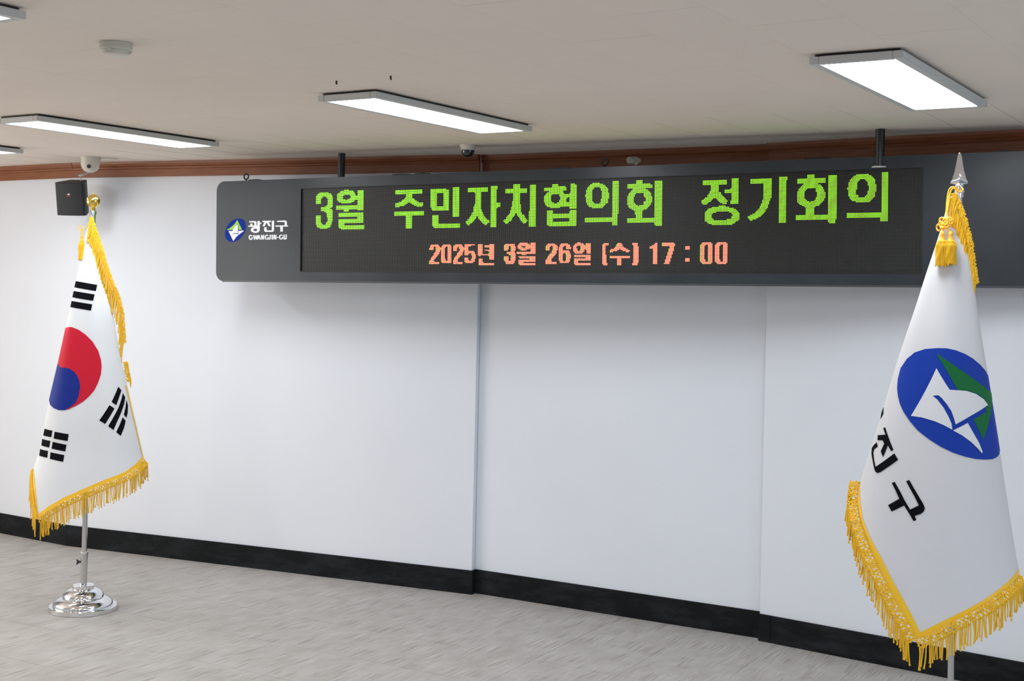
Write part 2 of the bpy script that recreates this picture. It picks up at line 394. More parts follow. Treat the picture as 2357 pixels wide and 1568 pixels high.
# ---------------------------------------------------------------- ceiling fixtures
t = thing('smoke_detector', (-1.336, 4.336, CEIL), 'round ivory smoke detector on the ceiling at upper left', 'smoke detector')
lathe('base', [(0.054, 0.0), (0.055, -0.003), (0.055, -0.010), (0.0542, -0.011), (0.055, -0.012), (0.055, -0.022), (0.052, -0.025), (0.03, -0.026)], M_ivory, t)
lathe('sensing_head', [(0.044, -0.0245), (0.043, -0.034), (0.042, -0.039), (0.035, -0.0415), (0.0, -0.0425)], M_ivory, t)
for k in range(3):
    V = []; F = []; blob_vf(V, F, Vector((0.047 * math.cos(k * 2.1 + 0.4), 0.047 * math.sin(k * 2.1 + 0.4), -0.027)), 0.007, seg=8, rings=6)
    raw('latch_tab', V, F, M_ivory, t, True)
t = thing('dome_camera', (-2.723, 8.365, CEIL), 'ivory dome security camera hanging above the left speaker', 'security camera')
lathe('base', [(0.064, 0.0), (0.064, -0.012), (0.062, -0.020), (0.060, -0.035)], M_ivory, t)
lathe('dome', [(0.0600, -0.0345), (0.0585, -0.055), (0.052, -0.074), (0.040, -0.090), (0.022, -0.100), (0.0, -0.103)], M_ivory, t)
lathe('lens', [(0.0, 0.0), (0.013, 0.0), (0.013, 0.012), (0.009, 0.016), (0.0, 0.016)], M_dome, t, 20, (0.008, -0.046, -0.064), (0.1, -1, -0.25))
V = []; F = []
tube_vf(V, F, [Vector((0.06, 0.0, -0.012)), Vector((0.10, 0.0, -0.006)), Vector((0.17, 0.02, -0.008))], 0.003, 6); raw('cable', V, F, M_ivory, t, True)
t = thing('dome_camera', (-0.260, 7.194, CEIL), 'small dome camera with a smoked dark bubble above the centre of the sign', 'security camera')
lathe('base', [(0.046, 0.0), (0.046, -0.006), (0.043, -0.012), (0.039, -0.026), (0.036, -0.029)], M_ivory, t)
lathe('dome', [(0.0355, -0.0285), (0.035, -0.040), (0.030, -0.054), (0.019, -0.064), (0.0, -0.068)], M_dome, t)
for x, y, lb in ((-0.6957, 5.0348, 'small black ceiling hook, left one of the pair above the middle light'), (-0.4726, 4.892, 'small black ceiling hook, right one of the pair above the middle light')):
    V = []; F = []; tube_vf(V, F, [Vector((0, 0, 0)), Vector((0, 0, -0.010)), Vector((0.002, 0, -0.014))], 0.0035, 8)
    o = raw('ceiling_hook', V, F, M_blackpl, None, True); o.location = (x, y, CEIL); tag(o, lb, 'hook', 'pair of black hooks in the ceiling')

# ---------------------------------------------------------------- electronic sign board
TLp = Vector((-1.2563, 7.6837, 2.3734)); EX = Vector((0.88344, -0.46842, 0.01056)).normalized(); DN = Vector((0.01329, 0.00252, -0.99991))
UP = (-(DN - EX * DN.dot(EX))).normalized(); NZ = EX.cross(UP).normalized()
DW, DH = 3.5529, 0.486
sg = thing('electronic_sign', TLp, 'long dark grey electronic sign board with green and red Korean LED lettering', 'sign board')
ST = lambda x, y, z: EX * x + UP * y + NZ * z          # sign coordinates -> metres from the Empty
def rrect(x0, y0, x1, y1, r, n=8):
    P = []
    for cx, cy, a0 in ((x1 - r, y1 - r, 0), (x0 + r, y1 - r, PI / 2), (x0 + r, y0 + r, PI), (x1 - r, y0 + r, 1.5 * PI)):
        for k in range(n + 1): P.append((cx + r * math.cos(a0 + PI / 2 * k / n), cy + r * math.sin(a0 + PI / 2 * k / n)))
    return P
X0, X1, Y0, Y1 = -0.640, 4.192, -0.548, 0.0615
V = []; F = []; extr(V, F, [rrect(X0, Y0, X1, Y1, 0.058)], -0.19, -0.0155, ST)
fixn(raw('housing', V, F, M_house, sg))
V = []; F = []; hole = [(-0.004, 0.004), (-0.004, -DH - 0.004), (DW + 0.004, -DH - 0.004), (DW + 0.004, 0.004)]
extr(V, F, [rrect(X0, Y0, X1, Y1, 0.058), hole], -0.015, 0.0, ST); fixn(raw('front_frame', V, F, M_house, sg))
V = []; F = []
extr(V, F, [rrect(X0 + 0.052, Y0 - 0.004, X1 - 0.052, Y0 + 0.006, 0.003, 2)], -0.10, 0.0015, ST); fixn(raw('bottom_lip', V, F, M_bezel, sg))
V = []; F = []
inn = [(0, 0), (0, -DH), (DW, -DH), (DW, 0)]; o_ = [(-0.0045, 0.0045), (-0.0045, -DH - 0.0045), (DW + 0.0045, -DH - 0.0045), (DW + 0.0045, 0.0045)]
extr(V, F, [o_, inn], -0.012, 0.0012, ST); fixn(raw('screen_bezel', V, F, M_blackpl, sg))
V = []; F = []; extr(V, F, [inn], -0.0148, -0.0100, ST); sp = fixn(raw('screen_panel', V, F, M_screen, sg))
LED = json.loads('''[[],[],[50,6,1,235,7,1,332,6,1,354,6,1,502,6,1,561,5,1],[46,15,1,66,7,1,172,7,1,212,7,1,235,7,1,252,6,1,274,6,1,292,4,1,313,7,1,332,6,1,354,6,1,371,7,1,439,6,1,479,7,1,502,6,1,519,7,1,541,10,1,561,5,1],[21,11,1,45,17,1,66,7,1,109,30,1,148,17,1,172,7,1,188,21,1,212,7,1,235,7,1,252,6,1,274,6,1,292,6,1,311,12,1,332,6,1,354,6,1,371,7,1,414,21,1,439,6,1,455,18,1,479,7,1,502,6,1,519,7,1,539,14,1,561,5,1],[19,16,1,43,20,1,66,7,1,109,30,1,148,20,1,172,7,1,188,21,1,212,7,1,235,7,1,252,6,1,274,13,1,292,6,1,310,15,1,332,6,1,346,21,1,371,7,1,414,21,1,439,6,1,455,18,1,479,7,1,494,23,1,519,7,1,538,16,1,561,5,1],[18,18,1,42,21,1,66,7,1,109,30,1,148,20,1,172,7,1,188,21,1,212,6,1,227,22,1,252,6,1,266,22,1,292,6,1,309,17,1,332,6,1,346,23,1,371,7,1,414,21,1,439,6,1,455,18,1,479,6,1,494,23,1,519,7,1,537,18,1,561,5,1],[17,19,1,42,8,1,57,7,1,66,7,1,109,30,1,148,20,1,172,7,1,188,21,1,212,6,1,227,22,1,252,6,1,266,22,1,292,6,1,308,7,1,320,7,1,332,6,1,346,23,1,371,7,1,414,21,1,439,6,1,455,18,1,479,6,1,494,23,1,519,7,1,536,8,1,548,8,1,561,5,1],[17,8,1,29,8,1,42,7,1,58,15,1,121,7,1,148,7,1,162,6,1,172,7,1,195,7,1,212,6,1,227,22,1,252,6,1,266,22,1,292,6,1,308,6,1,321,7,1,332,6,1,346,23,1,371,7,1,421,7,1,439,6,1,466,7,1,479,6,1,494,23,1,519,7,1,536,7,1,549,7,1,561,5,1],[17,7,1,30,7,1,42,7,1,58,15,1,121,7,1,148,7,1,162,6,1,172,7,1,196,6,1,212,6,1,227,22,1,252,6,1,271,14,1,292,6,1,307,6,1,321,7,1,332,6,1,351,12,1,371,7,1,421,7,1,439,6,1,466,7,1,479,6,1,499,12,1,519,7,1,535,7,1,550,6,1,561,5,1],[17,6,1,31,6,1,42,7,1,57,16,1,121,7,1,148,7,1,162,6,1,172,7,1,196,6,1,212,6,1,235,7,1,252,6,1,269,16,1,292,6,1,307,6,1,322,6,1,332,6,1,350,15,1,371,7,1,421,7,1,439,6,1,466,7,1,479,6,1,498,15,1,519,7,1,535,7,1,550,6,1,561,5,1],[17,6,1,31,6,1,42,10,1,54,19,1,120,8,1,148,7,1,162,6,1,172,7,1,196,6,1,212,6,1,235,7,1,252,6,1,268,18,1,291,7,1,307,6,1,322,6,1,332,6,1,349,17,1,371,7,1,421,7,1,438,7,1,466,7,1,479,6,1,497,17,1,519,7,1,535,7,1,550,7,1,561,5,1],[17,6,1,31,6,1,43,20,1,66,7,1,119,11,1,148,7,1,162,6,1,172,7,1,196,6,1,212,6,1,235,7,1,252,6,1,267,7,1,281,17,1,307,6,1,322,7,1,332,6,1,348,19,1,371,7,1,421,7,1,433,12,1,466,7,1,479,6,1,496,19,1,519,7,1,535,7,1,551,6,1,561,5,1],[17,6,1,31,6,1,44,18,1,66,7,1,117,14,1,148,7,1,162,6,1,172,7,1,196,6,1,212,6,1,235,7,1,252,6,1,266,7,1,281,17,1,306,7,1,322,7,1,332,6,1,347,7,1,361,7,1,371,7,1,420,8,1,433,12,1,466,7,1,479,6,1,495,7,1,509,6,1,519,7,1,534,8,1,551,6,1,561,5,1],[17,6,1,31,6,1,47,12,1,66,7,1,116,17,1,148,7,1,162,6,1,172,7,1,196,6,1,212,6,1,235,7,1,252,6,1,266,7,1,282,16,1,306,7,1,322,7,1,332,6,1,347,6,1,361,7,1,371,7,1,420,10,1,433,12,1,466,7,1,479,6,1,495,6,1,509,7,1,519,7,1,534,8,1,551,6,1,561,5,1],[31,6,1,66,7,1,113,22,1,148,7,1,162,6,1,172,7,1,196,6,1,212,6,1,235,7,1,252,6,1,266,7,1,282,7,1,291,7,1,307,6,1,322,7,1,332,6,1,346,7,1,361,7,1,371,7,1,419,11,1,439,6,1,466,7,1,479,6,1,494,6,1,509,7,1,519,7,1,535,6,1,551,6,1,561,5,1],[30,7,1,66,7,1,109,14,1,126,14,1,148,7,1,162,6,1,172,7,1,196,6,1,212,6,1,235,7,1,252,6,1,266,7,1,282,6,1,291,7,1,307,6,1,322,7,1,332,6,1,346,6,1,362,7,1,371,7,1,418,13,1,439,6,1,466,7,1,479,6,1,494,6,1,510,7,1,519,7,1,535,6,1,550,7,1,561,5,1],[28,9,1,41,32,1,109,12,1,128,12,1,148,7,1,162,6,1,172,7,1,196,6,1,212,6,1,234,8,1,252,6,1,266,7,1,281,7,1,291,7,1,307,6,1,321,7,1,332,6,1,346,6,1,363,6,1,371,7,1,418,14,1,439,6,1,466,7,1,479,6,1,494,6,1,510,7,1,519,7,1,535,6,1,550,6,1,561,5,1],[23,13,1,41,32,1,109,10,1,130,10,1,148,7,1,162,6,1,172,7,1,196,6,1,212,10,1,234,8,1,252,6,1,266,8,1,281,7,1,291,7,1,307,6,1,321,7,1,332,6,1,346,6,1,363,6,1,371,7,1,416,17,1,439,6,1,466,7,1,479,6,1,494,6,1,510,7,1,519,7,1,535,6,1,550,6,1,561,5,1],[23,11,1,41,32,1,109,5,1,133,6,1,148,7,1,162,6,1,172,7,1,195,7,1,212,10,1,234,8,1,252,6,1,267,9,1,279,19,1,307,7,1,321,7,1,332,6,1,346,6,1,363,6,1,371,7,1,415,8,1,426,8,1,439,6,1,466,7,1,479,6,1,494,6,1,510,7,1,519,7,1,535,8,1,549,7,1,561,5,1],[23,13,1,41,32,1,148,20,1,172,7,1,195,7,1,212,10,1,234,9,1,252,6,1,267,31,1,308,7,1,320,8,1,332,6,1,346,6,1,361,8,1,371,7,1,413,9,1,427,8,1,439,6,1,466,6,1,479,6,1,494,6,1,509,8,1,519,7,1,536,7,1,548,8,1,561,5,1],[23,14,1,50,6,1,66,7,1,149,19,1,172,7,1,194,8,1,212,10,1,234,9,1,252,6,1,268,30,1,308,18,1,332,6,1,346,7,1,361,7,1,371,7,1,413,8,1,428,8,1,438,7,1,465,7,1,479,6,1,494,7,1,509,7,1,519,7,1,536,19,1,561,5,1],[27,10,1,50,6,1,149,19,1,172,7,1,194,8,1,212,7,1,233,10,1,252,6,1,269,29,1,309,16,1,332,6,1,346,8,1,361,7,1,371,7,1,413,6,1,429,6,1,438,7,1,465,6,1,479,6,1,494,8,1,508,8,1,519,7,1,537,17,1,561,5,1],[29,8,1,150,18,1,172,7,1,194,8,1,212,6,1,233,10,1,252,6,1,272,10,1,291,7,1,310,14,1,332,6,1,347,9,1,357,10,1,371,7,1,414,4,1,431,4,1,438,7,1,465,6,1,479,6,1,494,10,1,505,10,1,519,7,1,538,15,1,561,5,1],[30,7,1,44,29,1,108,33,1,172,7,1,194,9,1,212,6,1,233,10,1,252,6,1,291,7,1,313,10,1,332,6,1,347,19,1,371,7,1,464,7,1,479,6,1,495,19,1,519,7,1,541,11,1,561,5,1],[30,7,1,44,29,1,108,33,1,172,7,1,194,9,1,212,6,1,232,11,1,252,6,1,332,6,1,348,17,1,371,7,1,428,6,1,464,6,1,479,6,1,496,17,1,519,7,1,561,5,1],[17,6,1,30,7,1,44,29,1,108,33,1,172,7,1,193,11,1,212,6,1,232,11,1,251,7,1,269,6,1,292,6,1,332,6,1,350,14,1,371,7,1,422,15,1,463,7,1,479,6,1,498,14,1,519,7,1,561,5,1],[17,6,1,30,7,1,44,29,1,108,33,1,172,7,1,192,12,1,212,6,1,232,12,1,251,7,1,269,6,1,291,7,1,332,6,1,352,9,1,371,7,1,419,22,1,463,7,1,479,6,1,500,9,1,519,7,1,561,5,1],[17,6,1,31,6,1,66,7,1,121,7,1,150,7,1,172,7,1,192,13,1,212,6,1,231,6,1,239,5,1,251,7,1,269,6,1,291,7,1,332,6,1,353,7,1,371,7,1,418,25,1,462,7,1,479,6,1,501,7,1,519,7,1,561,5,1],[17,6,1,31,6,1,66,7,1,121,7,1,150,7,1,172,7,1,191,14,1,212,6,1,230,7,1,239,7,1,251,7,1,269,29,1,332,6,1,353,7,1,371,7,1,417,27,1,461,7,1,479,6,1,501,7,1,519,7,1,561,5,1],[17,6,1,31,6,1,44,29,1,121,7,1,150,7,1,190,7,1,199,7,1,212,6,1,229,7,1,240,7,1,251,7,1,269,29,1,332,5,1,353,7,1,371,7,1,416,10,1,437,8,1,460,8,1,479,6,1,501,7,1,519,7,1,561,5,1],[17,6,1,31,6,1,44,29,1,121,7,1,150,7,1,190,7,1,199,8,1,212,6,1,228,7,1,241,6,1,251,7,1,269,29,1,332,5,1,354,6,1,371,7,1,416,7,1,439,7,1,459,8,1,479,6,1,501,7,1,519,7,1,561,5,1],[17,6,1,30,6,1,44,29,1,121,7,1,150,7,1,188,8,1,200,8,1,212,6,1,228,6,1,242,6,1,251,7,1,269,29,1,332,5,1,354,6,1,371,7,1,416,6,1,440,6,1,457,9,1,479,6,1,501,7,1,519,7,1,561,5,1],[17,7,1,29,7,1,44,29,1,121,7,1,150,7,1,188,7,1,201,9,1,212,6,1,226,8,1,242,7,1,251,7,1,269,6,1,291,7,1,306,31,1,354,6,1,371,7,1,416,6,1,440,6,1,455,10,1,479,6,1,501,7,1,519,7,1,534,32,1],[17,8,1,29,7,1,44,7,1,121,7,1,150,7,1,186,8,1,202,9,1,212,6,1,225,8,1,243,7,1,251,7,1,269,6,1,291,7,1,306,31,1,346,32,1,416,6,1,439,7,1,453,11,1,479,6,1,493,33,1,534,32,1],[18,17,1,44,7,1,121,7,1,150,7,1,186,7,1,203,8,1,212,6,1,226,5,1,244,5,1,251,7,1,269,6,1,291,7,1,306,31,1,346,32,1,416,7,1,439,7,1,453,9,1,479,6,1,493,33,1,534,32,1],[18,17,1,44,30,1,121,7,1,150,30,1,187,4,1,204,5,1,212,6,1,227,3,1,245,3,1,251,7,1,269,29,1,306,31,1,346,32,1,416,8,1,435,11,1,454,6,1,479,6,1,493,33,1,534,32,1],[19,15,1,44,30,1,121,7,1,150,30,1,188,2,1,206,2,1,212,6,1,251,7,1,269,29,1,332,5,1,346,32,1,416,29,1,455,2,1,479,6,1,493,33,1,560,6,1],[22,9,1,45,29,1,121,7,1,151,29,1,212,6,1,251,7,1,269,29,1,332,5,1,371,7,1,418,25,1,479,6,1,519,6,1,560,6,1],[47,27,1,121,7,1,152,28,1,212,6,1,251,7,1,271,27,1,332,5,1,371,7,1,419,23,1,479,6,1,519,6,1,560,6,1],[372,6,1,422,18,1,520,5,1],[],[],[],[],[],[],[],[],[],[],[],[],[],[242,8,2,253,5,2,299,3,2],[149,8,2,162,8,2,175,7,2,185,11,2,199,5,2,211,5,2,227,10,2,241,11,2,253,5,2,270,7,2,283,7,2,297,8,2,307,1,3,308,4,2,324,5,2,337,1,3,338,3,2,351,5,2,372,2,2,378,1,3,379,10,2,414,8,2,427,8,2],[148,10,2,161,10,2,173,1,3,174,9,2,185,7,2,199,5,2,206,10,2,226,1,3,227,10,2,240,18,2,269,10,2,282,10,2,296,10,2,307,1,3,308,4,2,323,6,2,336,1,3,337,5,2,351,5,2,371,3,2,378,1,3,379,11,2,413,1,3,414,9,2,426,10,2],[148,4,2,154,5,2,160,5,2,167,4,2,173,1,3,174,4,2,179,5,2,185,4,2,199,5,2,206,1,3,207,9,2,226,1,3,227,4,2,233,1,3,234,4,2,240,4,2,248,10,2,268,1,3,269,4,2,275,5,2,282,4,2,288,4,2,295,4,2,302,5,2,307,1,3,308,4,2,323,3,2,336,1,3,337,5,2,352,4,2,369,5,2,378,1,3,379,11,2,412,1,3,413,4,2,419,4,2,425,5,2,432,4,2],[147,1,3,148,4,2,154,1,3,155,4,2,159,1,3,160,4,2,167,4,2,173,4,2,179,1,3,180,4,2,184,1,3,185,4,2,199,5,2,211,1,3,212,4,2,226,1,3,227,4,2,233,1,3,234,4,2,240,6,2,247,1,3,248,10,2,268,1,3,269,3,2,275,5,2,281,4,2,288,5,2,295,3,2,302,1,3,303,9,2,323,3,2,335,1,3,336,7,2,352,5,2,367,7,2,385,4,2,399,4,2,412,1,3,413,3,2,419,4,2,425,4,2,432,4,2],[147,1,3,148,4,2,154,1,3,155,4,2,159,1,3,160,4,2,167,4,2,173,4,2,180,4,2,184,1,3,185,4,2,199,5,2,211,5,2,226,1,3,227,4,2,233,1,3,234,4,2,241,11,2,253,5,2,268,1,3,269,3,2,275,1,3,276,4,2,281,4,2,288,1,3,289,4,2,295,4,2,302,1,3,303,9,2,323,3,2,334,11,2,352,5,2,367,7,2,385,4,2,399,4,2,412,1,3,413,3,2,419,4,2,425,4,2,432,4,2],[154,1,3,155,4,2,160,4,2,167,4,2,173,4,2,180,4,2,185,4,2,199,5,2,206,10,2,226,1,3,227,3,2,233,1,3,234,4,2,243,1,3,244,5,2,253,5,2,268,1,3,269,3,2,275,1,3,276,4,2,281,4,2,295,4,2,302,1,3,303,3,2,307,1,3,308,4,2,323,3,2,331,8,2,340,7,2,352,5,2,370,4,2,384,1,3,385,4,2,399,4,2,412,1,3,413,3,2,419,4,2,425,4,2,432,4,2],[154,5,2,160,4,2,167,4,2,179,5,2,185,10,2,199,5,2,210,1,3,211,5,2,233,4,2,253,5,2,274,1,3,275,4,2,281,10,2,295,5,2,301,1,3,302,4,2,308,4,2,323,3,2,330,7,2,342,7,2,352,5,2,370,4,2,384,5,2,412,1,3,413,3,2,419,4,2,425,4,2,432,4,2],[153,5,2,160,4,2,167,4,2,178,5,2,185,11,2,199,5,2,211,1,3,212,4,2,229,8,2,239,19,2,274,5,2,281,11,2,296,9,2,308,4,2,323,3,2,330,1,3,331,2,2,345,3,2,352,5,2,370,4,2,384,4,2,412,1,3,413,3,2,419,4,2,425,4,2,432,4,2],[152,6,2,160,4,2,167,4,2,177,1,3,178,5,2,185,5,2,192,4,2,199,5,2,210,1,3,211,5,2,229,1,3,230,8,2,239,1,3,240,18,2,273,6,2,281,5,2,287,1,3,288,4,2,297,7,2,308,4,2,323,3,2,352,5,2,370,4,2,383,1,3,384,4,2,412,1,3,413,3,2,419,4,2,425,4,2,432,4,2],[152,5,2,160,4,2,167,4,2,177,6,2,185,1,3,186,3,2,192,1,3,193,4,2,199,17,2,231,1,3,232,6,2,244,1,3,245,4,2,272,1,3,273,5,2,281,4,2,288,1,3,289,4,2,323,3,2,352,5,2,370,4,2,383,5,2,412,1,3,413,3,2,419,4,2,425,4,2,432,4,2],[151,5,2,160,4,2,167,4,2,176,5,2,193,4,2,200,2,2,210,1,3,211,5,2,233,1,3,234,4,2,271,1,3,272,5,2,281,4,2,288,1,3,289,4,2,296,16,2,323,4,2,352,5,2,370,4,2,383,4,2,412,1,3,413,3,2,419,4,2,425,4,2,432,4,2],[150,5,2,160,4,2,167,4,2,175,5,2,193,4,2,211,5,2,226,1,3,227,4,2,233,1,3,234,4,2,241,17,2,270,1,3,271,5,2,281,4,2,288,1,3,289,4,2,296,1,3,297,15,2,323,4,2,330,1,3,331,18,2,352,5,2,370,4,2,382,5,2,412,1,3,413,3,2,419,4,2,425,4,2,432,4,2],[149,5,2,160,4,2,167,4,2,174,1,3,175,4,2,185,4,2,193,4,2,211,5,2,226,1,3,227,4,2,233,1,3,234,4,2,242,1,3,243,15,2,270,5,2,281,4,2,288,1,3,289,4,2,307,5,2,323,4,2,330,1,3,331,18,2,352,5,2,370,4,2,382,5,2,412,1,3,413,3,2,419,4,2,425,4,2,432,4,2],[149,4,2,160,5,2,167,4,2,174,4,2,185,4,2,192,4,2,200,4,2,211,1,3,212,4,2,226,1,3,227,4,2,233,5,2,252,1,3,253,5,2,269,5,2,281,4,2,288,1,3,289,3,2,296,16,2,323,4,2,337,4,2,352,5,2,370,4,2,382,4,2,399,4,2,412,1,3,413,3,2,419,1,3,420,3,2,425,4,2,432,4,2],[148,4,2,160,5,2,167,4,2,173,1,3,174,4,2,185,5,2,192,4,2,200,4,2,226,1,3,227,4,2,233,5,2,241,17,2,268,1,3,269,5,2,281,4,2,288,4,2,296,16,2,323,4,2,337,4,2,352,5,2,370,4,2,381,5,2,399,4,2,412,1,3,413,4,2,419,1,3,420,3,2,425,5,2,432,4,2],[147,1,3,148,5,2,160,1,3,161,5,2,166,1,3,167,4,2,173,5,2,185,1,3,186,5,2,191,1,3,192,4,2,200,4,2,227,10,2,241,17,2,268,6,2,282,4,2,287,1,3,288,4,2,296,4,2,323,4,2,337,4,2,352,5,2,370,4,2,381,5,2,399,4,2,412,1,3,413,4,2,419,1,3,420,3,2,425,5,2,432,4,2],[147,1,3,148,10,2,161,1,3,162,9,2,173,10,2,186,1,3,187,7,2,200,5,2,228,9,2,241,5,2,268,11,2,282,9,2,296,4,2,323,4,2,337,4,2,352,5,2,370,4,2,381,4,2,413,10,2,426,10,2],[147,1,3,148,10,2,173,10,2,200,16,2,228,1,3,229,7,2,241,1,3,242,16,2,268,11,2,296,16,2,323,5,2,337,4,2,351,5,2,370,4,2,380,5,2,414,1,3,415,7,2,427,8,2],[200,1,3,201,15,2,242,1,3,243,15,2,297,15,2,324,4,2,337,1,3,338,3,2,351,5,2],[],[],[],[],[],[]]''')
NC, NR = 592, 80; px_, py_ = DW / NC, DH / NR
def dots(name, cells, hw, z, mt, lab=None):
    V = []; F = []
    for c, r_ in cells:
        x = (c + 0.5) * px_; y = -(r_ + 0.5) * py_; b = len(V)
        for sx, sy in ((-1, -1), (1, -1), (1, 1), (-1, 1)): V.append(ST(x + sx * hw, y + sy * hw, z))
        F.append((b, b + 1, b + 2, b + 3))
    o = raw(name, V, F, mt, sg); o['kind'] = 'stuff'
    if lab: o['label'] = lab
    return o
lit = {}
for r_, row in enumerate(LED):
    for k in range(0, len(row), 3):
        for c in range(row[k], row[k] + row[k + 1]): lit[(c, r_)] = row[k + 2]
dots('green_led_lettering', [k for k, v_ in lit.items() if v_ == 1], 0.00155, -0.0094, M_green, 'lit yellow-green LED dots reading 3월 주민자치협의회 정기회의')
dots('red_led_lettering', [k for k, v_ in lit.items() if v_ == 2], 0.00165, -0.0094, M_red, 'lit red LED dots reading 2025년 3월 26일 (수) 17:00')
dots('lime_led_fringe', [k for k, v_ in lit.items() if v_ == 3], 0.00150, -0.0094, M_green2, 'lime LED dots at the left edges of the red digits')
dots('unlit_led', [(c, r_) for c in range(NC) for r_ in range(NR) if (c, r_) not in lit], 0.00112, -0.0096, M_off, 'grey unlit LED dots')
